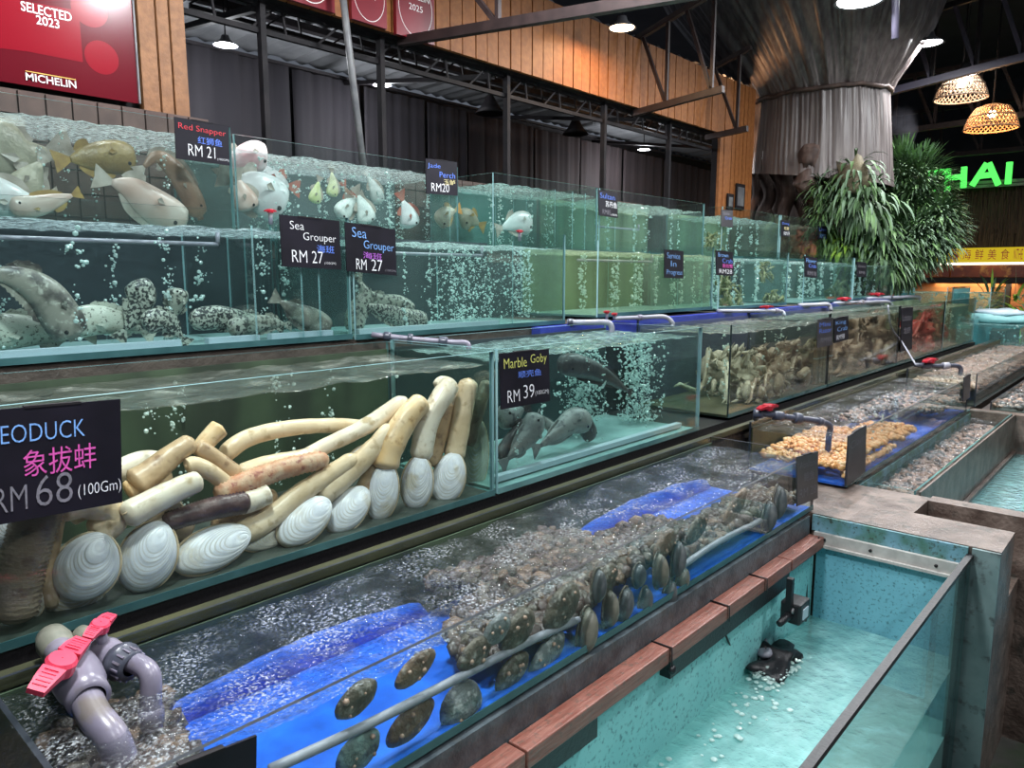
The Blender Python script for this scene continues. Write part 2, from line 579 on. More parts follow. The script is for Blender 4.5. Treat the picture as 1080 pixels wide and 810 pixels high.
# tile parapet behind the top tanks
par = struct('trim_1', MB().box(-1.2, 1.95, 4.03, 4.12, FZ, 2.535).box(1.95, 6.4, 4.03, 4.12, FZ, 2.37), 'concrete_dark')
tr_ = MB()
for r_ in range(6):
    x = 0.1
    while x < 6.3:
        zt = 2.530 if x < 1.9 else 2.385
        z1 = zt - r_ * 0.112
        if x < 1.95:
            MB().box(x, x + 0.104, 4.008, 4.029, z1 - 0.104, z1).build('tile', 'brown_tile', par)
        elif r_ < 2:
            tr_.box(x, x + 0.104, 4.008, 4.029, z1 - 0.104, z1)
        x += 0.112
o = tr_.build('tile_course', 'brown_tile', par)
o['kind'] = 'stuff'

# side room behind the opening: curtains and corrugated roof
struct('wall_side_room', MB().box(-1, 16, 7.42, 7.5, FZ, 3.94), 'black_steel')
mb = MB()
nx = 150


def roofz(x, y):
    return (x, y, 4.06 - (y - 4.35) * 0.03 + (0.03 if int((x - 1) / 0.11) % 2 else 0.0))


mb.grid(1.0, 14.5, 4.35, 7.4, nx, 4, roofz)
struct('ceiling_side_room', mb, 'roof_sheet')
cx = [2.9, 4.35, 4.62, 5.35, 6.05, 6.7, 7.35, 8.35, 8.5, 9.6, 10.9, 11.9, 13.0, 14.2]
cx = [2.9, 4.42, 5.3, 6.25, 6.95, 8.25, 9.35, 10.5, 11.8, 13.0, 14.3]
for i in range(len(cx) - 1):
    mb = MB()
    n_ = 26
    z1 = 3.80 - 0.012 * i

    def cf(x, z, i=i):
        return (x, 7.0 + 0.012 * math.sin(x * 23 + i) + 0.010 * math.sin(x * 51 + i * 2), z)
    mb.grid(cx[i], cx[i + 1] - 0.05, 0.8, z1, n_, 2, cf)
    b0 = len(mb.v)
    o = mb.build('curtain', 'curtain_plum' if i < 4 else 'curtain_brown', None, True)
    sm = o.modifiers.new('thick', 'SOLIDIFY')
    sm.thickness = 0.012
    tag(o, ['dark plum curtain sheet nearest the timber column', 'plum curtain behind the first steel post', 'plum curtain left of the grey pole', 'plum curtain behind the grey pole',
            'brown-black curtain under the round red plaques', 'brown-black curtain under the pendant with the cone shade', 'dark brown curtain left of the second pendant cone', 'dark brown curtain below the second pendant cone',
            'dark curtain under the bright side-room lamp', 'dark curtain at the far end beside the timber wall'][i], 'curtain', 'dark curtains in the side room')

struct('trim_26', MB().box(2.5, 14.5, 6.98, 7.02, 3.80, 3.83).box(14.3, 14.4, 6.96, 7.05, FZ, 3.9).box(2.5, 2.6, 6.96, 7.05, FZ, 3.9), 'black_steel')

# steel posts and longitudinal trusses in the opening
for i, (px, X) in enumerate([(280, None), (402, None), (533, None), (635, None), (704, None)]):
    p = at(px, 150, Y=4.32)
    struct('trim_%d' % (i + 2), MB().box(p.x - 0.018, p.x + 0.018, 4.28, 4.33, 0.5, 3.36), 'black_steel')
p = at(372, 80, Y=4.05)
q0 = at(362, 0, Y=4.02)
q1 = at(381, 157, Y=4.02)
tag(MB().tube([q0 + (q0 - q1) * 0.5, q1 + (q1 - q0) * 0.35], 0.022, 12).build('support_pole', 'grey_steel', None, True), 'slim grey round pole standing left of the round red plaques', 'pole')


def ltruss(Y, z0, z1, x0, x1, step, label, mat='black_steel'):
    t = thing('roof_truss', label, 'truss', (x0, Y, z0), 'trusses along the opening')
    MB().box(x0, x1, Y - 0.015, Y + 0.015, z1 - 0.03, z1).build('top_chord', mat, t)
    MB().box(x0, x1, Y - 0.015, Y + 0.015, z0, z0 + 0.03).build('bottom_chord', mat, t)
    x = x0
    k = 0
    while x < x1 - step:
        MB().bar((x, Y, z0 + 0.03), (x + step * 0.35, Y, z1 - 0.02), 0.013).build('web_bar', mat, t)
        MB().bar((x + step * 0.45, Y, z1 - 0.03), (x + step * 0.5, Y, z0 + 0.01), 0.013).build('web_bar', mat, t)
        x += step
        k += 1


ltruss(4.32, 3.15, 3.34, 2.0, 8.3, 0.46, 'black lattice truss directly below the timber planks')
ltruss(5.4, 3.56, 3.76, 2.6, 10.6, 0.6, 'black lattice truss deeper in the side room above the curtains')
struct('trim_7', MB().box(2.4, 13.5, 6.2, 6.28, 3.92, 3.98).box(2.0, 12.0, 4.9, 4.94, 3.97, 4.02), 'black_steel')
mb = MB()
for X in (2.5, 4.6, 6.9, 9.4):
    mb.bar((X, 4.35, 3.3), (X + 0.5, 7.2, 3.80), 0.04)
    mb.bar((X, 4.35, 3.3), (X + 0.4, 5.6, 3.95), 0.03)
struct('trim_8', mb, 'black_steel')


# cross trusses of the hall
def ctruss(X, y1, y0, zb, label, mat='brown_steel', n=5, zt=None, zb0=None):
    t = thing('roof_truss', label, 'truss', (X, y1, zb), 'trusses across the hall')
    zb0 = zb if zb0 is None else zb0
    MB().bar((X, y1, zb), (X, y0, zb0), 0.055, 0.06).build('bottom_chord', mat, t)
    tz = lambda y: 4.0 + (4.25 - y) * 0.30 if zt is None else zt
    MB().bar((X, y1, tz(y1)), (X, y0, tz(y0)), 0.05).build('top_chord', mat, t)
    for k in range(n):
        a = y1 + (y0 - y1) * (k + 0.15) / n
        b_ = y1 + (y0 - y1) * (k + 0.75) / n
        za = zb + (zb0 - zb) * (k + 0.75) / n
        MB().bar((X, a, tz(a)), (X, b_, za), 0.03).build('web_bar', mat, t)
        MB().bar((X, b_, za), (X, b_, tz(b_)), 0.03).build('web_bar', mat, t)


ctruss(3.55, 4.25, -2.0, 3.32, 'brown steel truss across the hall starting beside the round red plaques', zb0=2.72)
ctruss(6.55, 4.25, 3.30, 3.30, 'second brown steel truss reaching from the timber wall to the netting cone', zb0=3.38, n=2)
ctruss(8.05, 4.25, 3.75, 3.26, 'short brown steel truss beside the netting cone', zb0=3.30, n=1)
for i, (x0, y0, x1, y1, X) in enumerate([(935, 105, 1100, 55, 11.5), (940, 140, 1100, 118, 14.5), (950, 165, 1100, 155, 17)]):
    p = at(x0 - 60, y0 + 8, X=X)
    q = at(x1, y1, X=X)
    t = thing('roof_truss', ['pale purple truss across the dark far roof above the wicker lamps', 'dark truss behind the two wicker lamps', 'dark truss above the green letters'][i], 'truss', tuple(p), 'trusses in the far roof')
    up = Vector((0, 0, 0.9))
    MB().bar(p, q, 0.09).build('bottom_chord', 'purple_steel' if i == 0 else 'black_steel', t)
    MB().bar(p + up, q + up, 0.07).build('top_chord', 'black_steel', t)
    for k in range(5):
        a = p.lerp(q, k / 5)
        c_ = p.lerp(q, (k + 0.6) / 5)
        MB().bar(a + up, c_, 0.05).build('web_bar', 'purple_steel' if i == 0 else 'black_steel', t)
        MB().bar(c_, c_ + up, 0.05).build('web_bar', 'black_steel', t)


# ------------------------------------------------------------------ lettering
def text_mesh(body, extrude=0.0006, weight=0.0):
    cu = bpy.data.curves.new('t', 'FONT')
    cu.body = body
    cu.extrude = 0
    cu.offset = weight
    cu.resolution_u = 3
    o = bpy.data.objects.new('t', cu)
    scn.collection.objects.link(o)
    C.view_layer.update()
    dg = C.evaluated_depsgraph_get()
    me = bpy.data.meshes.new_from_object(o.evaluated_get(dg))
    bpy.data.objects.remove(o)
    return me


def lettering(body, mat, parent, u0, u1, v0, v1, frame, skew=0.0, name='lettering', weight=0.0):
    """frame = (origin, U, V, N) with U,V spanning the board; text fills u0..u1, v0..v1 in the board's units"""
    me = text_mesh(body, weight=weight)
    if not me.vertices:
        return None
    xs_ = [v.co.x for v in me.vertices]
    ys_ = [v.co.y for v in me.vertices]
    a, b_, c_, d_ = min(xs_), max(xs_), min(ys_), max(ys_)
    O, U, V, N = frame
    for v in me.vertices:
        s = (v.co.x - a) / max(1e-6, b_ - a)
        t = (v.co.y - c_) / max(1e-6, d_ - c_)
        uu = u0 + (u1 - u0) * s
        vv = v0 + (v1 - v0) * t + skew * s
        p = O + U * uu + V * vv + N * 0.0012
        v.co = p
    me.materials.clear()
    me.materials.append(MATS[mat])
    o = bpy.data.objects.new(name, me)
    scn.collection.objects.link(o)
    if parent:
        o.parent = parent
        o.matrix_parent_inverse = Matrix.Translation(-parent.location) if parent.type == 'EMPTY' else Matrix()
    return o


def sign(corners, Y, lines, label, mat='board_black', group='chalk price signs', thick=0.006):
    """corners: photo pixels TL, TR, BL of a board hung on the plane Y; lines (text, colour, u0,u1,v0,v1)"""
    TL, TR, BL = [at(c[0], c[1], Y=Y) for c in corners]
    O = BL
    U = TR - TL
    V = TL - BL
    N = Vector((0, -1, 0))
    t = thing('price_sign', label, 'price sign', tuple(O), group)
    ctr = O + U / 2 + V / 2 + Vector((0, thick / 2 + 0.0004, 0))
    bd = MB().obox(ctr, U / 2, V / 2, Vector((0, thick / 2, 0))).build('board', mat, t)
    MB().obox(TL + U * 0.5 + Vector((0, thick, 0)), U * 0.2, Vector((0, 0.007, 0)), Vector((0, 0, 0.0025))).build('clip', 'black_steel', t)
    fr = (O, U, V, N)
    for ln in lines:
        lettering(ln[0], 'chalk_' + ln[1], bd, ln[2], ln[3], ln[4], ln[5], fr, ln[6] if len(ln) > 6 else 0, weight=-0.010 if ord(ln[0][0]) < 256 else 0)
    return t


# ------------------------------------------------------------------ posters
def poster_frame(px, Y):
    TL, TR, BL = [at(c[0], c[1], Y=Y) for c in px]
    return BL, TR - TL, TL - BL, Vector((0, -1, 0))


t = thing('poster', 'large glossy red poster reading SELECTED 2023, left of the timber column', 'poster', (0.9, 4.15, 2.58))
pz0, pz1, px0, px1 = 2.585, 3.75, 0.55, 1.695
MB().box(px0, px1, 4.15, 4.165, pz0, pz1).build('panel', 'poster_red_dark', t)
MB().box(px1, px1 + 0.008, 4.14, 4.17, pz0, pz1).build('frame_strip', 'grey_steel', t)
# flat printed flower emblem in a brighter red
mb = MB()
cxp, czp = 1.20, 2.98


def disc(mb, cx_, cz_, rx, rz, y, n=28):
    b = len(mb.v)
    for k in range(n):
        g = 2 * math.pi * k / n
        mb.v.append((cx_ + rx * math.cos(g), y, cz_ + rz * math.sin(g)))
    mb.face([b + k for k in range(n)])


for (dx, dz, r) in ((0.29, 0.02, 0.085), (0.33, -0.2, 0.08)):
    disc(mb, cxp + dx, czp + dz, r, r, 4.1493 - 0.0001 * r)
b0 = len(mb.v)
pts2 = [(px0 + 0.01, 2.83), (0.95, 2.89), (1.15, 2.96), (1.44, 2.98), (1.44, 2.74), (1.2, 2.74), (0.95, 2.72), (px0 + 0.01, 2.72)]
for (a, c_) in pts2:
    mb.v.append((a, 4.1490, c_))
mb.face([b0 + k for k in range(len(pts2))])
mb.build('printed_shape', 'poster_red', t)
fr = (Vector((0, 4.148, 0)), Vector((1, 0, 0)), Vector((0, 0, 1)), Vector((0, -1, 0)))
a, c_ = at(21, 16, Y=4.15), at(74, 9, Y=4.15)
a = at(22, 10, Y=4.15); b_ = at(75, 14, Y=4.15)
lettering('SELECTED', 'print_white', t, a.x, b_.x, at(48, 17, Y=4.15).z, at(48, 7, Y=4.15).z, fr, weight=0.012)
lettering('2023', 'print_white', t, at(38, 22, Y=4.15).x, at(62, 22, Y=4.15).x, at(50, 28, Y=4.15).z, at(50, 18.5, Y=4.15).z, fr, weight=0.012)
lettering('MICHELIN', 'print_white', t, at(27, 82, Y=4.15).x, at(80, 88, Y=4.15).x, at(53, 89, Y=4.15).z, at(53, 81, Y=4.15).z, fr, weight=0.010)
p = at(27, 77, Y=4.148); q = at(80, 84, Y=4.148)
MB().box(p.x, q.x, 4.1475, 4.149, at(53, 79.8, Y=4.15).z, at(53, 79.0, Y=4.15).z).build('underline', 'print_yellow', t)


def plaque(x0, x1, zt, zb, label, year, lines):
    t = thing('plaque', label, 'plaque', (x0, 4.15, zb), 'red plaques above the opening')
    MB().box(x0, x1, 4.15, 4.18, zb, zt).build('panel', 'poster_maroon', t)
    # thin printed ring
    mb = MB()
    cx_, r_ = (x0 + x1) / 2, (x1 - x0) * 0.44
    cz_ = zb + (x1 - x0) * 0.60
    b = len(mb.v)
    n = 48
    for k in range(n):
        g = 2 * math.pi * k / n
        for rr in (r_, r_ * 0.97):
            mb.v.append((cx_ + rr * math.cos(g), 4.1488, cz_ + rr * 1.25 * math.sin(g)))
    for k in range(n):
        k2 = (k + 1) % n
        mb.face([b + 2 * k, b + 2 * k2, b + 2 * k2 + 1, b + 2 * k + 1])
    mb.build('ring', 'print_white', t)
    wd = x1 - x0
    lettering('MICHELIN', 'print_white', t, cx_ - wd * 0.36, cx_ + wd * 0.36, cz_ + wd * 0.16, cz_ + wd * 0.27, fr, weight=0.010)
    if year:
        lettering(year, 'print_white', t, cx_ - wd * 0.18, cx_ + wd * 0.18, cz_ - wd * 0.06, cz_ + wd * 0.06, fr)


def xat(px, py):
    return at(px, py, Y=4.15).x


plaque(xat(303, 5), xat(353, 5), 3.9, 3.335, 'square red plaque with white ring, left of the grey pole, mostly above frame', '', None)
plaque(xat(371, 10), xat(408, 20), 3.88, 3.335, 'square red plaque just right of the grey pole, cut by the top edge', '2024', None)
plaque(xat(418, 20), xat(458, 20), 3.80, 3.325, 'red plaque with complete white ring, rightmost of the plaques', '2025', None)
# two small framed notices on the far timber wall
for i, (x0, y0, x1, y1, lb) in enumerate([(766, 205, 773, 221, 'small dark framed notice, the lower one on the timber wall end'), (775, 195, 785, 220, 'small dark framed notice beside the netting, the taller one')]):
    p, q = at(x0, y1, Y=4.18), at(x1, y0, Y=4.18)
    t = thing('notice', lb, 'notice', tuple(p))
    MB().box(p.x, q.x, 4.165, 4.18, p.z, q.z).build('frame', 'black_steel', t)
    MB().box(p.x + 0.03, q.x - 0.03, 4.162, 4.166, p.z + 0.04, q.z - 0.04).build('sheet', 'grey_steel', t)


# ------------------------------------------------------------------ tanks
def pane(name, x0, x1, y0, y1, z0, z1, parent, edge='glass_edge'):
    """glass sheet: broad faces clear, narrow faces show the green edge"""
    mb = MB().box(x0, x1, y0, y1, z0, z1)
    d = [x1 - x0, y1 - y0, z1 - z0]
    thin = d.index(min(d))
    ax = [2, 2, 1, 1, 0, 0]
    mb.m = [0 if ax[i] == thin else 1 for i in range(6)]
    return mb.build(name, ['glass_pane', edge], parent)


def tank(label, x0, x1, y0, y1, z0, z1, zw, kind, back=None, floor='tank_floor_pale', edge='glass_edge', group=None, amp=0.008, nx=60, ny=14,
         bub=None, sides=(1, 1), t=0.010, divs=(), under='shelf', name='fish_tank', seed=1, right_back=None, front_rim=None, braces=True):
    T = thing(name, label, 'fish tank', (x0, y0, z0), group)
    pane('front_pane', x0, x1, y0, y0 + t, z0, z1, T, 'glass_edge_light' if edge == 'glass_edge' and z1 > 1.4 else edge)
    pane('back_pane', x0, x1, y1 - t, y1, z0, z1, T, edge)
    if sides[0]:
        pane('side_pane', x0, x0 + t, y0 + t, y1 - t, z0, z1, T, edge)
    if sides[1]:
        pane('side_pane', x1 - t, x1, y0 + t, y1 - t, z0, z1, T, edge)
    MB().box(x0 + t, x1 - t, y0 + t, y1 - t, z0, z0 + 0.012).build('bottom_pane', floor, T)
    MB().box(x0 - 0.001, x1 + 0.001, y0 - 0.003, y0 - 0.0004, z0, z0 + 0.022).build('bottom_seal', 'seal_teal' if edge != 'glass_edge_light' else 'glass_edge', T)
    if back:
        MB().box(x0 + t, x1 - t, y1 - t - 0.008, y1 - t - 0.002, z0 + 0.012, z1 - 0.03).build('backing_sheet', back, T)
    for dx in divs:
        pane('divider', dx, dx + 0.008, y0 + t + 0.004, y1 - t - 0.01, z0 + 0.012, z1 - 0.05, T, 'glass_edge_light')
    # water body with a rippled top
    g = 0.004
    a0, a1, b0_, b1 = x0 + t + g, x1 - t - g, y0 + t + g, y1 - t - 0.012
    mb = MB()

    def wz(x, y):
        v = Vector((x * 9, y * 9, seed * 7.7))
        return (x, y, zw + amp * (noise.noise(v) * 1.6 + 0.9 * noise.noise(v * 3.1)))
    bi = mb.grid(a0, a1, b0_, b1, nx, ny, wz, 1)
    # skirts
    def skirt(idx, flip):
        base = len(mb.v)
        for i in idx:
            x, y, z = mb.v[i]
            mb.v.append((x, y, z0 + 0.014))
        for k in range(len(idx) - 1):
            q = [idx[k], idx[k + 1], base + k + 1, base + k]
            mb.face(q if flip else q[::-1], 0)
    skirt([bi + i for i in range(nx + 1)], False)
    skirt([bi + ny * (nx + 1) + i for i in range(nx + 1)], True)
    skirt([bi + j * (nx + 1) for j in range(ny + 1)], True)
    skirt([bi + j * (nx + 1) + nx for j in range(ny + 1)], False)
    wo = mb.build('water', list(WK[kind]), T, True)
    if bub:
        rnd = random.Random(seed * 13 + 5)
        mb = MB()
        for (bx, by, n, spread, size) in bub:
            X = x0 + (x1 - x0) * bx
            Yb = y0 + 0.03 + (y1 - y0 - 0.06) * by
            for k in range(n):
                z = z0 + 0.03 + (zw - z0 - 0.04) * rnd.random()
                ph = z * 40 + bx * 30
                px_ = X + spread * rnd.gauss(0, 1) + 0.004 * math.sin(ph)
                py_ = Yb + spread * rnd.gauss(0, 1) * 0.6
                px_ = min(max(px_, a0 + 0.01), a1 - 0.01)
                py_ = min(max(py_, b0_ + 0.01), b1 - 0.01)
                r = size * (0.5 + rnd.random() ** 2 * 1.3)
                mb.blob((px_, py_, z), r)
                if rnd.random() < 0.25:
                    for q in range(4):
                        mb.blob((px_ + rnd.gauss(0, 1) * size * 2, py_ + rnd.gauss(0, 1) * size, z + rnd.gauss(0, 1) * size * 1.6), r * 0.7)
        bo = mb.build('air_bubbles', 'bubble', T, True)
        bo['kind'] = 'stuff'
    return T


# --- top row
TY = 3.28
def cols(n, size=0.0045, spread=0.008, per=26, y=0.3, seed=1, a=0.04, b=0.96):
    r = random.Random(seed)
    return [(a + (b - a) * (k + 0.2 + 0.6 * r.random()) / n, y * (0.3 + 1.4 * r.random()), int(per * (0.5 + r.random())), spread, size) for k in range(n)]


tank('long glass tank, first of the top row, behind the red snapper sign', 0.15, 1.735, TY, 3.88, 1.86, 2.362, 2.300, 'grey', None, bub=cols(12, 0.004, per=30, seed=2), seed=2, group='top row of tanks')
tank('glass tank with white fish, second of the top row', 1.75, 3.16, TY, 3.88, 1.86, 2.335, 2.275, 'grey', 'back_grey', bub=cols(12, 0.0045, per=40, seed=3) + [(0.2, .2, 260, 0.09, 0.004), (0.75, .4, 200, 0.08, .004)], seed=3, group='top row of tanks', divs=(3.1,))
tank('teal glass tank right of the jade perch sign, top row', 3.47, 4.59, TY, 3.88, 1.86, 2.335, 2.275, 'teal', 'back_teal', bub=cols(10, 0.005, per=30, seed=4), seed=4, group='top row of tanks', divs=(4.1, 4.3, 4.45))
tank('grey-green glass tank right of the small square sign, top row', 4.62, 6.24, TY, 3.88, 1.86, 2.335, 2.255, 'teal', 'back_green', bub=cols(11, 0.006, per=20, seed=5), seed=5, group='top row of tanks', divs=(4.84,), edge='glass_edge')
tank('glass tank with an orange reflection, fifth of the top row', 6.60, 7.93, TY, 3.88, 1.86, 2.335, 2.25, 'teal', 'back_green', bub=cols(8, 0.008, per=14, seed=6), seed=6, group='top row of tanks')
tank('last tank of the top row holding a red crab beside the tree', 7.97, 9.35, TY, 3.88, 1.86, 2.335, 2.25, 'brown', 'concrete_dark', bub=None, seed=7, group='top row of tanks')
struct('trim_9', MB().box(-0.6, 9.5, TY + 0.02, 4.0, 1.78, 1.855), 'concrete_dark')
struct('trim_10', MB().box(-0.6, 9.5, 3.30, 4.0, FZ, 1.775), 'back_dark')

# --- middle row
MY = 2.56
tank('large sea grouper tank at the left of the middle row', -0.1, 1.845, MY, 3.17, 1.435, 1.93, 1.865, 'dark', 'back_dark', bub=cols(11, 0.0055, 0.012, per=34, seed=8), seed=8, group='middle row of tanks', divs=(1.42, 1.62, 1.70), edge='glass_edge')
tank('bubbling sea grouper tank, second of the middle row', 1.865, 3.285, MY, 3.17, 1.43, 1.92, 1.845, 'teal', 'back_dark', bub=cols(8, 0.004, 0.004, per=36, seed=9) + [(0.62, .4, 700, 0.12, 0.004), (0.93, .4, 420, 0.06, 0.004)], seed=9, group='middle row of tanks', divs=(2.86,))
tank('green-tinted tank with the service sign, middle row', 3.60, 5.04, MY, 3.17, 1.45, 1.90, 1.835, 'green', 'back_green', bub=cols(13, 0.006, 0.007, per=34, seed=10), seed=10, group='middle row of tanks', divs=(4.55, 4.9))
tank('pale tank with spiny crabs, fourth of the middle row', 5.14, 6.42, MY, 3.17, 1.44, 1.89, 1.825, 'teal', 'back_grey', bub=cols(11, 0.007, 0.01, per=34, seed=11), seed=11, group='middle row of tanks')
tank('pale tank, fifth of the middle row, behind the double pipe', 6.80, 8.13, MY, 3.17, 1.44, 1.88, 1.815, 'teal', 'back_grey', bub=cols(11, 0.009, 0.012, per=26, seed=12), seed=12, group='middle row of tanks')
tank('last pale tank of the middle row', 8.17, 9.60, MY, 3.17, 1.44, 1.87, 1.80, 'teal', 'back_grey', bub=cols(8, 0.01, 0.012, per=26, seed=13), seed=13, group='middle row of tanks')
struct('trim_11', MB().box(-0.8, 9.8, MY + 0.01, 3.2, 1.375, 1.43), 'concrete_dark')
struct('trim_12', MB().box(3.0, 9.8, 2.50, 2.56, 1.30, 1.425), 'blue_board')
struct('trim_13', MB().box(-0.8, 9.8, 2.62, 3.2, FZ, 1.37), 'back_dark')

# --- lower row
LY = 1.84
tank('long geoduck tank packed with pale clams', -0.35, 1.945, LY, 2.46, 0.885, 1.425, 1.375, 'gduck', 'back_darkgreen', 'tank_floor_dark', bub=cols(15, 0.0045, 0.010, per=26, seed=14, y=0.6), seed=14, group='lower row of tanks', amp=0.006, nx=80, ny=24, t=0.012)
tank('marble goby tank at the middle of the picture', 1.965, 3.525, LY, 2.46, 0.885, 1.43, 1.385, 'goby', 'back_dark', 'tank_floor_pale', bub=cols(8, 0.0045, 0.006, per=26, seed=15) + [(0.62, .55, 900, 0.06, 0.005), (0.93, .5, 900, 0.07, 0.005)], seed=15, group='lower row of tanks', amp=0.007, nx=70, ny=24, edge='glass_edge_light', t=0.014)
tank('crab tank with pale and brown crabs', 3.87, 5.42, LY, 2.46, 0.90, 1.425, 1.37, 'brown', 'back_indigo', 'back_olive', bub=cols(9, 0.006, 0.01, per=14, seed=16), seed=16, group='lower row of tanks', amp=0.008, edge='black_edge')
tank('crab tank crowded with brown legs', 5.44, 7.17, LY, 2.46, 0.90, 1.43, 1.37, 'brown', 'back_indigo', 'back_olive', bub=None, seed=17, group='lower row of tanks', edge='black_edge')
tank('tank with red lobsters behind the tall dark sign', 7.19, 8.85, LY, 2.46, 0.90, 1.43, 1.37, 'brown', 'back_grey', 'back_olive', bub=None, seed=18, group='lower row of tanks', edge='black_edge')
tank('last grey-green tank of the lower row', 8.87, 10.4, LY, 2.46, 0.90, 1.43, 1.35, 'green', 'back_green', 'back_olive', bub=cols(6, 0.01, 0.012, per=20, seed=19), seed=19, group='lower row of tanks')
struct('trim_14', MB().box(-0.8, 10.6, LY + 0.005, 2.5, 0.835, 0.882), 'black_rubber')
struct('trim_15', MB().box(-0.8, 10.6, 1.79, 2.5, FZ, 0.83), 'concrete_dark')
struct('trim_16', MB().box(-0.8, 10.6, 1.765, 1.80, 0.835, 0.862), 'back_olive')

# --- shallow trays
SY = 1.205
ST = 'shallow tray tank'
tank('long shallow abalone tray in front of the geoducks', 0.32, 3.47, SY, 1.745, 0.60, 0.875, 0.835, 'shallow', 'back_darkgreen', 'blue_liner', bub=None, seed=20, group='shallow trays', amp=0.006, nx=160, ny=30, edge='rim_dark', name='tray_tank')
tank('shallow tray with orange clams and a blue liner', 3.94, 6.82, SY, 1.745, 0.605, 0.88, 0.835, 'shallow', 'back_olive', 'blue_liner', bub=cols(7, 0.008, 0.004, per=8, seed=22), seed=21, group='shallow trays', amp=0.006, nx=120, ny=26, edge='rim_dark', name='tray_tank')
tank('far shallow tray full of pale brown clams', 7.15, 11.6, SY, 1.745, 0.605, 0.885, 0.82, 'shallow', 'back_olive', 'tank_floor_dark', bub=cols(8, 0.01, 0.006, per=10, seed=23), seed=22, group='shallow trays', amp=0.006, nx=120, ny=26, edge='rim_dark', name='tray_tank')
# support under trays: dark gap, grey kerb, wooden rail
struct('trim_17', MB().box(-0.2, 3.40, 1.225, 1.765, FZ, 0.597), 'black_rubber')
struct('baseboard_1', MB().box(-0.2, 3.40, 1.19, 1.222, 0.42, 0.588), 'kerb_grey')
struct('trim_18', MB().box(4.05, 12, 1.225, 1.765, FZ, 0.600), 'concrete_dark')

# ------------------------------------------------------------------ tray contents
def jitter(r, s):
    return (r.random() - 0.5) * 2 * s


def heap(name, label, x0, x1, y0, y1, z, n, mats, sx, sy, sz, hfn, seed, flat=0.4, cat='shellfish'):
    r = random.Random(seed)
    mb = MB()
    for k in range(n):
        x = x0 + (x1 - x0) * r.random()
        y = y0 + (y1 - y0) * r.random()
        h = hfn(x, y)
        if h <= 0:
            continue
        th = r.random() * math.pi
        ax = Vector((math.cos(th), math.sin(th), jitter(r, 0.6))).normalized()
        bx = ax.orthogonal().normalized()
        cx_ = ax.cross(bx)
        k_ = 0.7 + r.random() * 0.6
        mb.ball((x, y, z + h * (0.75 + 0.25 * r.random())), sx * k_, sy * k_, sz * k_, 6, 4, r.randrange(len(mats)), (ax, bx, cx_))
    o = mb.build(name, mats, None, True)
    return tag(o, label, cat, None, 'stuff')


P('clam_brown', (0.22, 0.13, 0.09), (0.38, 0.25, 0.18), rough=0.35, scale=30)
P('clam_pale', (0.50, 0.34, 0.25), (0.34, 0.20, 0.14), rough=0.35, scale=30)
P('clam_dark', (0.03, 0.022, 0.018), (0.07, 0.055, 0.045), rough=0.35, scale=30)
P('clam_grey', (0.20, 0.20, 0.19), (0.10, 0.11, 0.10), rough=0.35, scale=30)
P('umber_shell', (0.032, 0.018, 0.014), (0.075, 0.048, 0.038), rough=0.4, scale=40, bump=0.6, bscale=60)
P('orange_clam', (0.70, 0.28, 0.08), (0.80, 0.42, 0.18), rough=0.4, scale=20)
P('orange_clam_pale', (0.80, 0.50, 0.26), (0.70, 0.34, 0.12), rough=0.4, scale=20)
P('abalone_dark', (0.035, 0.03, 0.02), (0.12, 0.10, 0.07), rough=0.5, scale=22, bump=1.0, bscale=50, detail=6, c3=(0.28, 0.26, 0.22), s3=45)
P('abalone_brown', (0.09, 0.055, 0.035), (0.20, 0.13, 0.08), rough=0.5, scale=22, bump=1.0, bscale=50, detail=6, c3=(0.30, 0.25, 0.2), s3=45)
P('abalone_grey', (0.22, 0.24, 0.24), (0.09, 0.10, 0.09), rough=0.5, scale=22, bump=1.0, bscale=50, detail=6, c3=(0.5, 0.5, 0.48), s3=35)
P('abalone_mint', (0.22, 0.33, 0.30), (0.08, 0.08, 0.07), rough=0.5, scale=22, bump=1.0, bscale=50, detail=6, c3=(0.3, 0.45, 0.4), s3=35)
P('foot_grey', (0.11, 0.11, 0.085), (0.17, 0.165, 0.13), rough=0.4, scale=30)
P('foot_slate', (0.05, 0.06, 0.065), (0.10, 0.11, 0.11), rough=0.4, scale=30)
P('tube_grey', (0.22, 0.23, 0.26), (0.30, 0.31, 0.34), rough=0.4, scale=20)


def tray_h(x, y):
    u = noise.noise(Vector((x * 1.9, y * 3.5, 0)))
    if x < 0.62 + 0.1 * u:
        return 0.12 + 0.05 * u
    if x < 1.42 + 0.25 * u:
        return 0
    if x < 2.25 + 0.3 * u:
        return 0.13 + 0.06 * u
    if y > 1.47 + 0.12 * u:
        return 0.0
    return 0.07 + 0.05 * u


heap('shell_heap', 'murky brown heap of small shells filling the nearest shallow tray', 0.40, 3.40, 1.26, 1.70, 0.615, 5200, ['clam_dark', 'umber_shell', 'abalone_dark', 'umber_shell', 'abalone_brown'], 0.030, 0.022, 0.011, tray_h, 31)


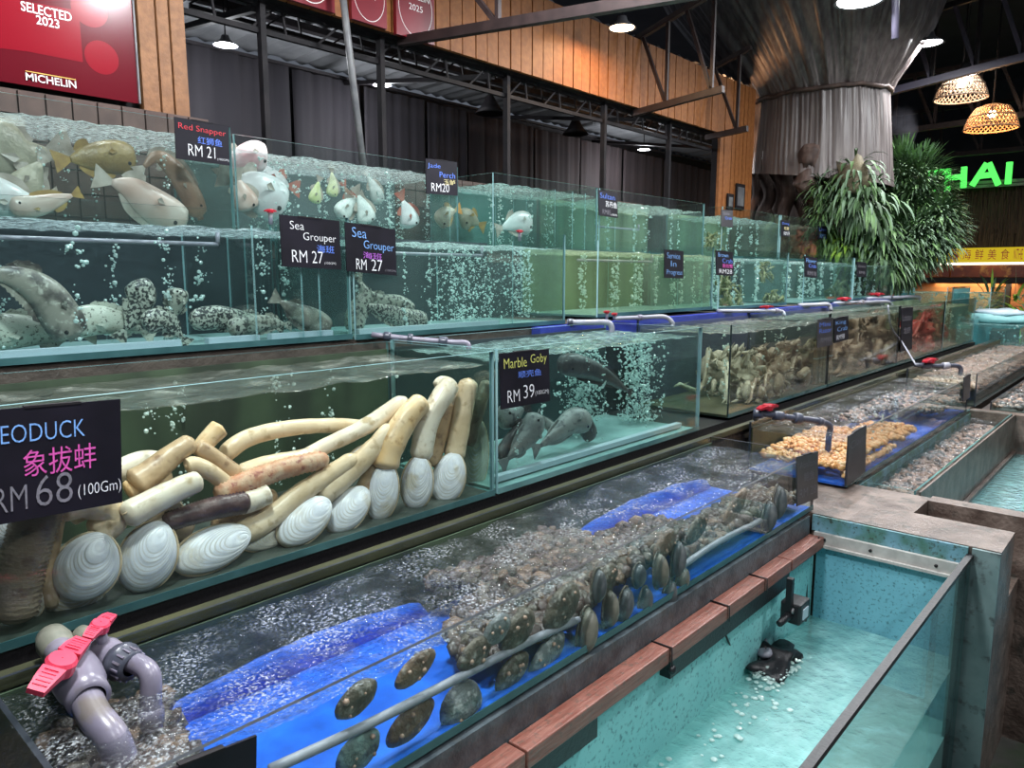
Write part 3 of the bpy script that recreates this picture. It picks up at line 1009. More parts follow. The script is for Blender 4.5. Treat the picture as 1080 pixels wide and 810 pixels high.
def ab(px, py, wpx, hpx, ang, mat, label, Y=1.245, foot=False, flat=0.32):
    """abalone: low oval shell with ridges and bumps, or seen foot-on as smooth oval"""
    p = at(px, py, Y=Y)
    d = depth(p)
    a = math.radians(ang)
    U = Vector((math.cos(a), 0, math.sin(a)))
    V = Vector((-math.sin(a), 0, math.cos(a)))
    N = Vector((0, -1, 0))
    rx = wpx * d / 780 / 2 * (1.28 if not foot else 1.15)
    ry = hpx * d / 780 / 2 * (1.3 if not foot else 1.1)
    mb = MB()
    T = thing('abalone', label, 'shellfish', tuple(p), 'abalones in the nearest tray')
    n, m_ = 22, 8
    b = len(mb.v)
    for j in range(m_ + 1):
        f = j / m_
        for i in range(n):
            g = 2 * math.pi * i / n
            rr = f
            hgt = (1 - f * f) ** 0.5 * flat * ry * 1.6
            k = 1 + 0.07 * noise.noise(Vector((math.cos(g) * 2, math.sin(g) * 2, px)))
            if not foot:
                hgt += 0.05 * ry * noise.noise(Vector((math.cos(g) * f * 4, math.sin(g) * f * 4, px * 0.3))) + 0.02 * ry * math.sin(f * 26)
            mb.v.append(tuple(p + U * (rx * rr * k * math.cos(g)) + V * (ry * rr * k * math.sin(g)) + N * hgt * 0.8))
    for j in range(m_):
        for i in range(n):
            i2 = (i + 1) % n
            mb.face([b + j * n + i, b + (j + 1) * n + i, b + (j + 1) * n + i2, b + j * n + i2])
    e = len(mb.v)
    mb.v.append(tuple(p - N * 0.004))
    for i in range(n):
        mb.face([b + m_ * n + i, e, b + m_ * n + (i + 1) % n])
    mb.build('shell' if not foot else 'foot', mat, T, True)
    if foot:
        # darker frilled mantle round the foot
        pts = [p + U * (rx * 1.04 * math.cos(g)) + V * (ry * 1.04 * math.sin(g)) - N * 0.002 for g in [2 * math.pi * i / 30 for i in range(31)]]
        MB().tube(pts, 0.004, 6, caps=False).build('mantle', 'abalone_dark', T, True)
    else:
        mb = MB()
        r = random.Random(int(px * 7 + py))
        for k in range(4):
            q = p + U * (rx * jitter(r, 0.6)) + V * (ry * jitter(r, 0.6)) + N * flat * ry * 1.0
            mb.blob(q, 0.0045 + 0.004 * r.random())
        o = mb.build('barnacle', 'clam_pale', T, True)
        o['kind'] = 'stuff'
    return T


for a in [
    (376, 737, 44, 28, 14, 'abalone_dark', 'abalone with cream barnacles just under the water line'),
    (438, 705, 46, 24, 16, 'abalone_brown', 'reddish brown abalone above the grey air tube'),
    (433, 761, 54, 30, 16, 'abalone_brown', 'dark brown abalone below the grey air tube'),
    (378, 792, 46, 34, 10, 'abalone_mint', 'mint-tinged abalone at the bottom edge of the tray'),
    (486, 746, 46, 48, 35, 'abalone_grey', 'tall white-grey abalone with two pale knobs'),
    (540, 708, 44, 26, 14, 'abalone_dark', 'olive abalone under the air tube beside the white-grey one'),
    (577, 690, 50, 26, 20, 'abalone_grey', 'flat grey abalone under the middle of the air tube'),
    (500, 690, 40, 26, 12, 'abalone_dark', 'olive abalone close above the air tube'),
    (545, 665, 46, 30, 18, 'abalone_dark', 'olive abalone behind the end of the air tube'),
    (592, 640, 50, 34, 20, 'abalone_dark', 'large black abalone under the rim'),
    (524, 664, 34, 24, 10, 'abalone_grey', 'small grey abalone left of the large black one'),
    (775, 534, 46, 18, 24, 'abalone_brown', 'brown abalone high on the glass near the far end'),
    (735, 556, 40, 20, 24, 'abalone_dark', 'dark abalone high on the glass above the blue strip'),
    (700, 575, 36, 22, 24, 'abalone_brown', 'brown abalone behind the upright feet'),
    (640, 610, 30, 24, 24, 'abalone_dark', 'dark abalone between the upright feet'),
]:
    ab(*a)
for a in [
    (616, 665, 20, 46, -14, 'foot_grey', 'abalone foot pressed on the glass, tall oval beside the tube end'),
    (629, 618, 14, 34, -8, 'foot_slate', 'narrow dark abalone foot near the rim'),
    (641, 642, 15, 38, -6, 'foot_grey', 'abalone foot, second tall grey oval on the glass'),
    (657, 638, 16, 34, -20, 'foot_slate', 'leaning slate abalone foot on the glass'),
    (673, 607, 17, 24, 0, 'foot_slate', 'small round slate abalone foot on the glass'),
    (679, 634, 16, 28, -10, 'foot_slate', 'slate abalone foot low beside the green oval'),
    (694, 602, 15, 36, 2, 'foot_grey', 'greenish upright abalone foot'),
    (712, 590, 13, 36, -12, 'foot_slate', 'black-backed abalone foot leaning right'),
    (703, 628, 14, 32, -25, 'foot_slate', 'dark abalone foot low beside the black-backed one'),
    (718, 612, 16, 26, -30, 'foot_grey', 'grey abalone foot at the left of the blue strip'),
    (808, 545, 16, 32, -16, 'foot_slate', 'dark abalone foot at the right of the blue strip'),
    (818, 530, 12, 34, -12, 'foot_slate', 'slim dark abalone foot near the end of the tray'),
    (806, 562, 12, 18, -10, 'foot_grey', 'small grey abalone foot below the dark pair'),
]:
    ab(*a, foot=True, Y=1.232, flat=0.5)
for i, (pts, lb) in enumerate([([(285, 812), (380, 768), (470, 722), (555, 678), (606, 655)], 'long grey air tube lying along the front of the abalone tray'),
                               ([(718, 598), (757, 572), (802, 549)], 'short grey air tube over the blue strip in the abalone tray')]):
    pp = [at(x, y, Y=1.238) for x, y in pts]
    T = thing('air_tube', lb, 'pipe', tuple(pp[0]), 'grey air tubes')
    MB().tube(smoothpath(pp, 4), 0.0115 if i == 0 else 0.012, 12).build('tube', 'tube_grey', T, True)
    MB().tube([pp[-1], pp[-1] + (pp[-1] - pp[-2]).normalized() * 0.02], 0.0095, 12).build('end_cap', 'pvc_light', T, True)


def orange_h(x, y):
    u = noise.noise(Vector((x * 1.6, y * 3, 3)))
    if x < 4.9:
        return 0.10 + 0.05 * u if y > 1.25 else 0.04
    if y < 1.52 and x < 6.2:
        return 0.07 + 0.04 * u if (5.0 < x < 5.4) else 0
    return 0


heap('clam_heap', 'heap of orange clams under water in the second shallow tray', 3.98, 6.0, 1.23, 1.70, 0.62, 2600, ['orange_clam', 'orange_clam_pale'], 0.022, 0.016, 0.010, orange_h, 33)
heap('clam_heap', 'grey-black clams at the far end of the second shallow tray', 5.2, 6.76, 1.23, 1.70, 0.62, 2200, ['clam_dark', 'clam_grey', 'clam_pale'], 0.024, 0.016, 0.010, lambda x, y: 0.12 if (x > 5.9 or y > 1.56) else 0, 34)
heap('clam_heap', 'pale brown clams filling the far shallow tray', 7.2, 11.5, 1.23, 1.70, 0.62, 4200, ['clam_brown', 'clam_pale', 'clam_pale'], 0.034, 0.024, 0.014, lambda x, y: 0.16, 35)

for (xa, xb, zt, lb) in ((0.60, 1.50, 0.705, 'blue strip imitating the refracted floor, back of the nearest tray, near half'), (2.15, 3.44, 0.715, 'blue strip imitating the refracted floor, back of the nearest tray, far half')):
    mb = MB()  # added strip: lifts the blue floor to where refraction would show it
    nn = 24
    for i in range(nn + 1):
        x = xa + (xb - xa) * i / nn
        e = math.sin(math.pi * i / nn) ** 0.35
        z = 0.615 + (zt - 0.615) * e + 0.012 * noise.noise(Vector((x * 8, 0, 0)))
        mb.v += [(x, 1.712, 0.613), (x, 1.712, z), (x, 1.718, z), (x, 1.718, 0.613)]
    for i in range(nn):
        for k in range(4):
            k2 = (k + 1) % 4
            mb.face([i * 4 + k, i * 4 + k2, i * 4 + 4 + k2, i * 4 + 4 + k])
    tag(mb.build('refraction_strip', 'blue_liner', None, True), lb, 'liner')

# ------------------------------------------------------------------ basins in front
# rail of wooden blocks
mb = MB()
rail_x = [0.10, 0.62, 1.30, 2.01, 2.42, 2.75, 3.02, 3.40]
T = thing('wooden_rail', 'reddish wooden rail of butted blocks along the kerb above the turquoise basin', 'rail', (0.1, 1.12, 0.44))
rnd = random.Random(5)
for i in range(len(rail_x) - 1):
    a, b_ = rail_x[i] + 0.004, rail_x[i + 1] - 0.004
    o = MB().box(a, b_, 1.118 + rnd.random() * 0.003, 1.188, 0.452, 0.503 + rnd.random() * 0.003).build('wood_block', 'wood_rail', T)
    bv = o.modifiers.new('b', 'BEVEL'); bv.width = 0.004; bv.segments = 2
MB().box(0.10, 1.62, 1.128, 1.168, 0.385, 0.450).box(2.03, 3.02, 1.128, 1.168, 0.385, 0.450).build('rubber_strip', 'black_rubber', T)
T = thing('clip_hook', 'small black clip hooked under a joint of the wooden rail', 'hook', (2.01, 1.12, 0.42))
MB().tube([(2.01, 1.190, 0.506), (2.01, 1.114, 0.508), (2.01, 1.112, 0.44), (2.01, 1.13, 0.425)], 0.003, 6).build('wire', 'black_steel', T, True)
MB().ball((2.015, 1.112, 0.43), 0.016, 0.012, 0.016, 10, 6).build('clip', 'black_rubber', T, True)
for xx in (2.42, 2.75):
    tag(MB().tube([(xx, 1.190, 0.507), (xx, 1.114, 0.508), (xx, 1.112, 0.45)], 0.0028, 6).build('cable_tie', 'black_rubber', None, True), 'thin black tie round the rail at the joint ' + ('nearer the far wall' if xx > 2.5 else 'in mid rail'), 'cable tie', 'black ties round the wooden rail')

# big turquoise basin
P('wall_aqua', (0.27, 0.62, 0.61), (0.20, 0.54, 0.54), rough=0.45, scale=4, c3=(0.08, 0.24, 0.26), s3=60)
struct('wall_basin_back', MB().box(-1.0, 3.42, 1.17, 1.188, FZ, 0.45), 'wall_aqua')
bf = struct('floor_basin', MB().box(-1.0, 3.424, 0.556, 1.168, FZ, -0.20), 'painted_aqua')
# end wall of concrete with painted face, ledge strip, dark pit
mb = MB()
mb.box(3.44, 3.76, 0.44, 1.40, FZ, 0.592)
mb.box(3.76, 4.08, 0.84, 1.40, FZ, 0.592)
mb.box(4.02, 4.12, 0.30, 0.84, FZ, 0.592)
mb.box(3.76, 4.02, 0.44, 0.84, FZ, 0.30)
mb.box(3.30, 3.44, 1.20, 1.40, FZ, 0.592)
struct('wall_basin_end', mb, 'concrete')
struct('trim_19', MB().box(3.4255, 3.4395, 0.555, 1.188, 0.515, 0.588), 'moss_blue')
struct('trim_20', MB().box(3.4255, 3.4395, 0.555, 1.16, FZ, 0.45), 'painted_blue')
T = struct('trim_21', MB().box(3.405, 3.4395, 0.566, 1.17, 0.462, 0.515).box(3.390, 3.405, 0.572, 1.165, 0.452, 0.464), 'pale_pvc')
for yy in (0.66, 0.92, 1.12):
    MB().tube([(3.404, yy, 0.488), (3.398, yy, 0.488)], 0.007, 10).build('screw', 'black_steel', T, True)
P('pillar_grey', (0.13, 0.21, 0.21), (0.20, 0.29, 0.29), rough=0.5, scale=8, c3=(0.07, 0.09, 0.09), s3=20)
struct('trim_22', MB().box(3.425, 3.4395, 0.4405, 0.54, FZ, 0.588), 'pillar_grey')
# basin front glass with dark rim
T = thing('basin_glass', 'tall front glass of the turquoise basin with a thick dark top edge', 'glass panel', (1.0, 0.545, FZ))
pane('pane', -1.0, 3.424, 0.540, 0.552, FZ, 0.545, T, 'glass_edge')
o = MB().box(-1.0, 3.43, 0.534, 0.558, 0.545, 0.562).build('rim', 'black_rubber', T)
struct('trim_23', MB().box(3.30, 3.424, 0.556, 0.566, FZ, 0.54), 'glass_edge')
mb = MB()


def bz(x, y):
    v = Vector((x * 5, y * 5, 2.2))
    return (x, y, 0.10 + 0.006 * noise.noise(v) + 0.004 * noise.noise(v * 4))


mb.grid(-1.0, 3.42, 0.556, 1.168, 150, 30, bz)
tag(mb.build('basin_water', 'basin_water', None, True), 'rippling pale turquoise water filling the big front basin', 'water', None, 'stuff')
# foam patches and bubbles on it
rnd = random.Random(9)
mb = MB()
for (cx_, cy_, n, s) in ((2.60, 1.05, 40, 0.11), (1.75, 0.98, 26, 0.12), (2.2, 1.0, 24, 0.2)):
    for k in range(n):
        r = 0.005 + 0.009 * rnd.random()
        mb.ball((cx_ + rnd.gauss(0, s), min(1.15, cy_ + rnd.gauss(0, s * 0.4)), 0.106), r, r, r * 0.35, 8, 4)
tag(mb.build('water_bubbles', 'bubble', None, True), 'bubbles floating on the turquoise basin left of the pumps', 'bubbles', None, 'stuff')

# pump on the far left corner
c = at(838, 641, Y=1.08)
T = thing('water_pump', 'black box pump hanging in the far corner of the basin above the water', 'pump', tuple(c), 'basin pumps')
o = MB().box(c.x - 0.055, c.x + 0.055, c.y - 0.045, c.y + 0.04, c.z - 0.05, c.z + 0.04).build('housing', 'black_rubber', T)
bv = o.modifiers.new('b', 'BEVEL'); bv.width = 0.008; bv.segments = 2
MB().box(c.x - 0.030, c.x + 0.025, c.y - 0.049, c.y - 0.045, c.z - 0.03, c.z + 0.015).build('label_plate', 'pad_white', T)
MB().tube([(c.x - 0.05, c.y, c.z - 0.012), (c.x - 0.18, c.y - 0.01, c.z + 0.0)], [0.018, 0.014], 10).build('nozzle', 'black_rubber', T, True)
MB().box(c.x - 0.075, c.x - 0.05, c.y - 0.012, c.y + 0.012, c.z, c.z + 0.15).build('bracket', 'black_rubber', T)
MB().tube([(c.x - 0.062, c.y - 0.014, c.z + 0.012), (c.x - 0.062, c.y - 0.02, c.z + 0.012)], 0.012, 10).build('bolt', 'grey_steel', T, True)
pts = smoothpath([c + Vector((0.05, 0, 0)), at(850, 655, X=3.30), at(851, 620, X=3.36), at(852, 585, X=3.38), Vector((3.36, 1.13, 0.51))], 5)
MB().tube(pts, 0.004, 6).build('power_cable', 'black_rubber', T, True)
# submerged pump
c = at(812, 700, Z=0.085)
T = thing('water_pump', 'dark pump half drowned in churning water below the box pump', 'pump', tuple(c), 'basin pumps')
mb = MB()
mb.ball(c, 0.15, 0.10, 0.065, 30, 18, rough=0.75, sd=4)
o = mb.build('housing', 'black_rubber', T, True)
MB().ball(c + Vector((-0.02, 0.015, 0.055)), 0.045, 0.035, 0.02, 14, 8, rough=0.3, sd=2).build('cover', 'pvc_light', T, True)
MB().tube(smoothpath([c + Vector((0.0, 0.02, 0.06)), c + Vector((0.05, 0.07, 0.09)), at(781, 650, Z=0.15)], 5), 0.015, 10).build('outlet_pipe', 'pvc_light', T, True)
MB().tube([at(762, 662, Y=1.13), at(778, 700, Z=0.10)], 0.004, 6).build('power_cable', 'black_rubber', T, True)
mb = MB()
for k in range(220):
    a = rnd.random() * 6.28
    rr = rnd.random() ** 0.5
    r = 0.003 + 0.007 * rnd.random()
    mb.ball((c.x - 0.03 + 0.16 * rr * math.cos(a), c.y - 0.04 + 0.09 * rr * math.sin(a), 0.112 + 0.03 * rnd.random() * (1 - rr)), r, r, r * 0.5, 6, 4)
o = mb.build('foam', 'bubble', T, True)
o['kind'] = 'stuff'

# second trough beyond the end wall, with clams
struct('wall_trough_front', MB().box(4.12, 7.0, 0.895, 0.905, 0.30, 0.60).box(4.12, 7.0, 0.868, 0.895, FZ, 0.30), 'concrete')
struct('wall_trough_end', MB().box(7.005, 7.14, 0.20, 1.75, FZ, 0.592), 'concrete')
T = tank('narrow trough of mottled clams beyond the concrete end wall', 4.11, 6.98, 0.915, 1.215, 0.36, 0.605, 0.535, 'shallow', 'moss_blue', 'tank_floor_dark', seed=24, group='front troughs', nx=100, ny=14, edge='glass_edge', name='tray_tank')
heap('clam_heap', 'mottled brown and white clams in the narrow trough', 4.25, 6.92, 0.95, 1.19, 0.375, 2400, ['clam_brown', 'clam_pale', 'clam_dark'], 0.032, 0.02, 0.012, lambda x, y: 0.115, 36)
struct('floor_far_basin', MB().box(4.12, 7.0, -0.2, 0.865, FZ, 0.05), 'painted_blue')
mb = MB()
mb.grid(4.12, 7.0, 0.35, 0.865, 60, 10, lambda x, y: (x, y, 0.28 + 0.004 * noise.noise(Vector((x * 8, y * 8, 0)))))
tag(mb.build('basin_water', 'basin_water', None, True), 'light blue water of the second basin beyond the concrete wall', 'water', None, 'stuff')
T = thing('basin_glass', 'front glass of the second basin at the right edge', 'glass panel', (4.2, 0.34, FZ))
pane('pane', 4.14, 7.0, 0.335, 0.347, FZ, 0.56, T)
MB().box(4.14, 7.0, 0.330, 0.352, 0.56, 0.575).build('rim', 'rim_dark', T)
mb = MB()
mb.ball((4.22, 1.10, 0.56), 0.028, 0.02, 0.02, 12, 8, rough=0.3, sd=1)
tag(mb.build('lost_shell', 'clam_grey', None, True), 'single round shell lying at the near end of the narrow trough', 'shell')
# dark ledge basin right of the far tray
struct('trim_24', MB().box(7.14, 12, 0.3, 1.19, FZ, 0.56), 'concrete_dark')
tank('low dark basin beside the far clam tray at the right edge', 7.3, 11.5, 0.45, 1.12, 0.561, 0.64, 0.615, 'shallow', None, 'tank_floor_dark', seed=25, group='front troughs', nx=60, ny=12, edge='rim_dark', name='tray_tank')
heap('clam_heap', 'dark grey clams in the low basin at the right edge', 7.35, 11.4, 0.48, 1.1, 0.575, 1600, ['clam_dark', 'clam_grey', 'clam_pale'], 0.03, 0.02, 0.012, lambda x, y: 0.025, 37)

# far blue-white tanks
def far_tank(label, p0, p1, X0, dpt, seed, kind='aqua'):
    a = at(p0[0], p0[1], X=X0)
    b_ = at(p1[0], p1[1], X=X0)
    tank(label, X0, X0 + dpt, b_.y, a.y, min(a.z, b_.z), max(a.z, b_.z), max(a.z, b_.z) - 0.09, kind, 'back_aqua', 'back_aqua', seed=seed, nx=20, ny=14,
         bub=[(0.05, 0.3, 60, 0.2, 0.01)], group='far blue tanks', divs=())


far_tank('far pale-blue tank right beside the plants', (940, 346), (1000, 303), 13.0, 1.2, 41)
far_tank('far pale-blue tank with stained glass, right of the first', (1001, 346), (1046, 303), 13.0, 1.2, 42)
far_tank('low bright blue tank at the right edge beyond the clam trays', (1022, 374), (1090, 337), 11.7, 1.4, 43)
T = thing('folded_sheet', 'turquoise and white folded sheet on top of the low blue tank', 'sheet', tuple(at(1055, 336, X=12.2)))
c = at(1056, 338, X=12.3)
MB().ball(c, 0.3, 0.42, 0.10, 16, 8, rough=0.6, sd=3).build('fold', 'back_aqua', T, True)
MB().ball(c + Vector((0.1, 0.05, 0.10)), 0.2, 0.34, 0.06, 16, 8, rough=0.6, sd=8).build('fold', 'pad_white', T, True)
struct('trim_25', MB().box(11.65, 20, -1.5, 4.4, FZ, 0.55).box(12.95, 14.4, 1.9, 4.2, 0.55, 0.88), 'concrete')

# ------------------------------------------------------------------ valves and pipes
def handle_mb(c, L, wd, d, up):
    """winged plastic lever: hub with two ribbed wings"""
    c = Vector(c); d = d.normalized(); up = (up - d * up.dot(d)).normalized(); s = d.cross(up)
    mb = MB()
    mb.lathe([(0.001, wd * 0.62), (wd * 0.55, wd * 0.62), (wd * 0.66, wd * 0.45), (wd * 0.62, -wd * 0.1)], c, 16, ax=(d, s, up))
    for sg in (1, -1):
        b = len(mb.v)
        for (u, hw, top, bot) in ((0.3, 0.50, 0.55, 0.12), (0.62, 0.46, 0.52, 0.2), (1.0, 0.36, 0.36, 0.12)):
            o = c + d * (sg * L / 2 * u)
            for (a, z) in ((-hw, bot), (hw, bot), (hw, top), (-hw, top)):
                mb.v.append(tuple(o + s * (a * wd) + up * (z * wd)))
        for j in range(2):
            for k in range(4):
                k2 = (k + 1) % 4
                mb.face([b + j * 4 + k, b + j * 4 + k2, b + j * 4 + 4 + k2, b + j * 4 + 4 + k])
        mb.face([b + 8, b + 9, b + 10, b + 11]); mb.face([b + 3, b + 2, b + 1, b])
        for q in range(5):          # ribs
            o = c + d * (sg * L / 2 * (0.42 + 0.11 * q)) + up * (wd * (0.55 - 0.035 * q))
            mb.obox(o, d * (L * 0.008), s * (wd * 0.30), up * (wd * 0.05))
    return mb


def pipe(label, pts, r, mat, fittings=(), handle=None, group='pipes between the tank rows', hmat='handle_red', n=14, elbow=None):
    pts = [Vector(p) for p in pts]
    T = thing('valve_pipe' if handle else 'water_pipe', label, 'pipe', tuple(pts[0]), group)
    MB().tube(smoothpath(pts, 6), r, n).build('tube', mat, T, True)
    sp = smoothpath(pts, 6)
    for (t_, L, rr, fm) in fittings:
        k = int(t_ * (len(sp) - 2))
        p, q = sp[k], sp[k + 1]
        d = (q - p).normalized()
        o = p
        MB().lathe([(r, -L / 2), (rr, -L / 2), (rr * 1.06, -L / 4), (rr * 1.06, L / 4), (rr, L / 2), (r, L / 2)], o, 18, ax=(d.orthogonal().normalized(), d.cross(d.orthogonal().normalized()), d)).build('coupling', fm, T, True)
    if handle:
        (t_, L, wd, d, up) = handle
        k = int(t_ * (len(sp) - 2))
        p = sp[k]
        MB().lathe([(wd * 0.4, 0), (wd * 0.4, r * 1.9)], p, 12, ax=(d.normalized(), up.normalized().cross(d.normalized()), up.normalized())).build('stem', mat, T, True)
        handle_mb(p + up.normalized() * (r * 1.6), L, wd, d, up).build('handle', hmat, T)
    return T


# the two big valves at the lower left
def bigvalve(label, wallpx, elbowpx, endpx, Y0, r, hpx, hpx2, lb2, Ze, flange=False):
    return None


p0 = at(62, 688, Y=1.80)
p0.z = 0.90
# first (larger) valve: comes over the back edge, bends down into the tray
A0 = at(60, 682, Y=1.74); A1 = at(82, 715, Y=1.60); A2 = at(98, 752, Y=1.50); A3 = at(118, 778, Y=1.44); A4 = at(128, 800, Y=1.43)
A4.z = A3.z - 0.05
T = thing('valve_pipe', 'big grey pipe with a large pink lever at the lower left', 'pipe', tuple(A4), 'pink-lever valves at the lower left')
MB().tube(smoothpath([A0, A1, A2, A3, A4], 8), 0.0300, 24).build('tube', 'pvc_grey', T, True)
d = (A2 - A0).normalized(); u_ = d.orthogonal().normalized()
AX = (u_, d.cross(u_), d)
MB().lathe([(0.031, -0.080), (0.037, -0.075), (0.039, -0.05), (0.046, -0.035), (0.048, 0.0), (0.046, 0.03), (0.041, 0.045), (0.0405, 0.075), (0.030, 0.078)], A1, 28, ax=AX).build('valve_body', 'pvc_grey', T, True)
MB().lathe([(0.0, -0.06), (0.031, -0.055), (0.036, -0.03), (0.033, 0.0), (0.029, 0.01)], A0 + d * 0.012, 24, ax=AX).build('moss_fitting', 'fitting_moss', T, True)
h0, h1 = at(36, 735, Y=1.50), at(86, 680, Y=1.62)
hd = h1 - h0
hc = (h0 + h1) / 2
vw = (CAM - hc).normalized()
MB().tube([A1, hc], 0.017, 16).build('stem', 'pvc_grey', T, True)
handle_mb(hc, hd.length * 1.02, 0.044, hd, (vw + Vector((-0.3, -0.2, 0.5)))).build('handle', 'handle_pink', T)
# second valve
B0 = at(90, 672, Y=1.74); B1 = at(118, 692, Y=1.64); B2 = at(144, 700, Y=1.58); B3 = at(158, 712, Y=1.54); B4 = at(159, 742, Y=1.53); B5 = at(160, 768, Y=1.525)
T = thing('valve_pipe', 'smaller grey pipe with pink lever, its elbow turned down beside the big one', 'pipe', tuple(B5), 'pink-lever valves at the lower left')
MB().tube(smoothpath([B0, B1, B2, B3, B4, B5], 8), 0.0215, 22).build('tube', 'pvc_grey', T, True)
d = (B2 - B0).normalized(); u_ = d.orthogonal().normalized(); AX = (u_, d.cross(u_), d)
MB().lathe([(0.021, -0.06), (0.028, -0.055), (0.030, -0.02), (0.034, 0.0), (0.032, 0.03), (0.030, 0.04), (0.021, 0.042)], B1 - d * 0.02, 24, ax=AX).build('valve_body', 'pvc_grey', T, True)
MB().lathe([(0.021, 0.0), (0.033, 0.002), (0.034, 0.012), (0.040, 0.014), (0.041, 0.026), (0.034, 0.03), (0.032, 0.05), (0.021, 0.052)], B1 + d * 0.012, 24, ax=AX).build('union_nut', 'pvc_dark', T, True)
mb = MB()
for k in range(14):
    g = 2 * math.pi * k / 14
    o = B1 + d * 0.052 + (AX[0] * math.cos(g) + AX[1] * math.sin(g)) * 0.0332
    mb.obox(o, d * 0.010, (AX[0] * -math.sin(g) + AX[1] * math.cos(g)) * 0.002, (AX[0] * math.cos(g) + AX[1] * math.sin(g)) * 0.0025)
o = mb.build('grip_rib', 'pvc_grey', T); o['kind'] = 'stuff'
dz = (B5 - B4).normalized(); u_ = dz.orthogonal().normalized()
MB().lathe([(0.021, -0.012), (0.0255, -0.010), (0.0255, 0.022), (0.021, 0.022)], B4 + dz * 0.02, 20, ax=(u_, dz.cross(u_), dz)).build('sleeve', 'pvc_grey', T, True)
MB().lathe([(0.0, -0.03), (0.022, -0.028), (0.024, 0.0), (0.019, 0.01)], B0 + d * 0.01, 20, ax=AX).build('moss_fitting', 'fitting_moss', T, True)
h0, h1 = at(92, 676, Y=1.62), at(117, 652, Y=1.68)
hd = h1 - h0; hc = (h0 + h1) / 2
MB().tube([B1 - d * 0.02, hc], 0.012, 14).build('stem', 'pvc_grey', T, True)
handle_mb(hc, hd.length * 1.05, 0.030, hd, (CAM - hc).normalized() + Vector((-0.3, 0, 0.5))).build('handle', 'handle_pink', T)

# thin pipes between middle and lower rows
upz = Vector((0, 0, 1))


def zpath(px, Z):
    return [at(x, y, Z=Z) for x, y in px]


a = at(392, 353, Y=2.54); b_ = at(440, 358, Y=2.40); c = at(478, 361, Y=2.28); d_ = at(492, 362, Y=2.24)
pipe('grey pipe with dark couplings reaching over the geoduck tank', [a, b_, c, d_, Vector((d_.x + 0.005, d_.y - 0.01, 1.385))], 0.012, 'pvc_grey', [(0.1, 0.03, 0.019, 'pvc_dark'), (0.22, 0.02, 0.021, 'pvc_dark'), (0.44, 0.035, 0.020, 'pvc_dark')])
a = at(598, 340, Y=2.52); b_ = at(640, 340, Y=2.35); c = at(645, 345, Y=2.33)
pipe('thick grey pipe with elbow left of the red lever over the goby tank', [a, a.lerp(b_, .5), b_, c, Vector((c.x, c.y, 1.385))], 0.016, 'pvc_light', [(0.08, 0.03, 0.021, 'pvc_dark')])
a = at(648, 336, Y=2.50); b_ = at(700, 334, Y=2.36); c = at(709, 340, Y=2.33)
pipe('grey pipe with a small red lever over the goby tank', [a, a.lerp(b_, .5), b_, c, Vector((c.x, c.y, 1.385))], 0.013, 'pvc_light', [(0.3, 0.03, 0.018, 'pvc_grey')], (0.02, 0.06, 0.022, Vector((1, 0.2, 0)), upz))
a = at(757, 328, Y=2.52); b_ = at(822, 328, Y=2.36); c = at(827, 332, Y=2.33)
pipe('pale grey pipe with red lever over the pale crab tank', [a, a.lerp(b_, .5), b_, c, Vector((c.x, c.y, 1.38))], 0.014, 'pvc_light', [(0.5, 0.04, 0.02, 'pvc_grey')], (0.42, 0.16, 0.03, Vector((1, -0.2, 0)), upz))
a = at(843, 322, Y=2.52); b_ = at(873, 321, Y=2.42); c = at(876, 326, Y=2.4)
pipe('pale pipe with dripping elbow over the brown crab tank', [a, a.lerp(b_, .5), b_, c, Vector((c.x, c.y, 1.38))], 0.018, 'pvc_light', [])
a = at(880, 320, Y=2.52); b_ = at(935, 318, Y=2.40); c = at(940, 322, Y=2.38)
pipe('pale pipe with red lever over the far end of the brown crab tank', [a, a.lerp(b_, .5), b_, c, Vector((c.x, c.y, 1.38))], 0.018, 'pvc_light', [(0.3, 0.05, 0.026, 'pvc_grey')], (0.1, 0.22, 0.05, Vector((1, -0.2, 0)), upz))
a = at(915, 315, Y=2.55); b_ = at(968, 313, Y=2.45)
pipe('far grey pipe with red lever above the lobster tank', [a, a.lerp(b_, .5), b_, Vector((b_.x + .05, b_.y, 1.38))], 0.02, 'pvc_light', [(0.3, 0.05, 0.028, 'pvc_dark')], (0.15, 0.26, 0.05, Vector((1, -0.2, 0)), upz))
for (x, y, lb) in ((640, 330, 'tiny red lever left standing on the ledge of the green tank'), (285, 224, 'tiny red lever above the left sea grouper sign'), (548, 245, 'red lever in front of the teal top tank')):
    c = at(x, y, Y=2.9 if y < 300 else 2.50)
    T = thing('valve', lb, 'valve', tuple(c), 'small red levers on the shelves')
    handle_mb(c, 0.05, 0.022, Vector((1, 0, 0)), upz).build('handle', 'handle_red', T)
    MB().tube([c - upz * 0.05, c], 0.009, 10).build('stem', 'pvc_grey', T, True)
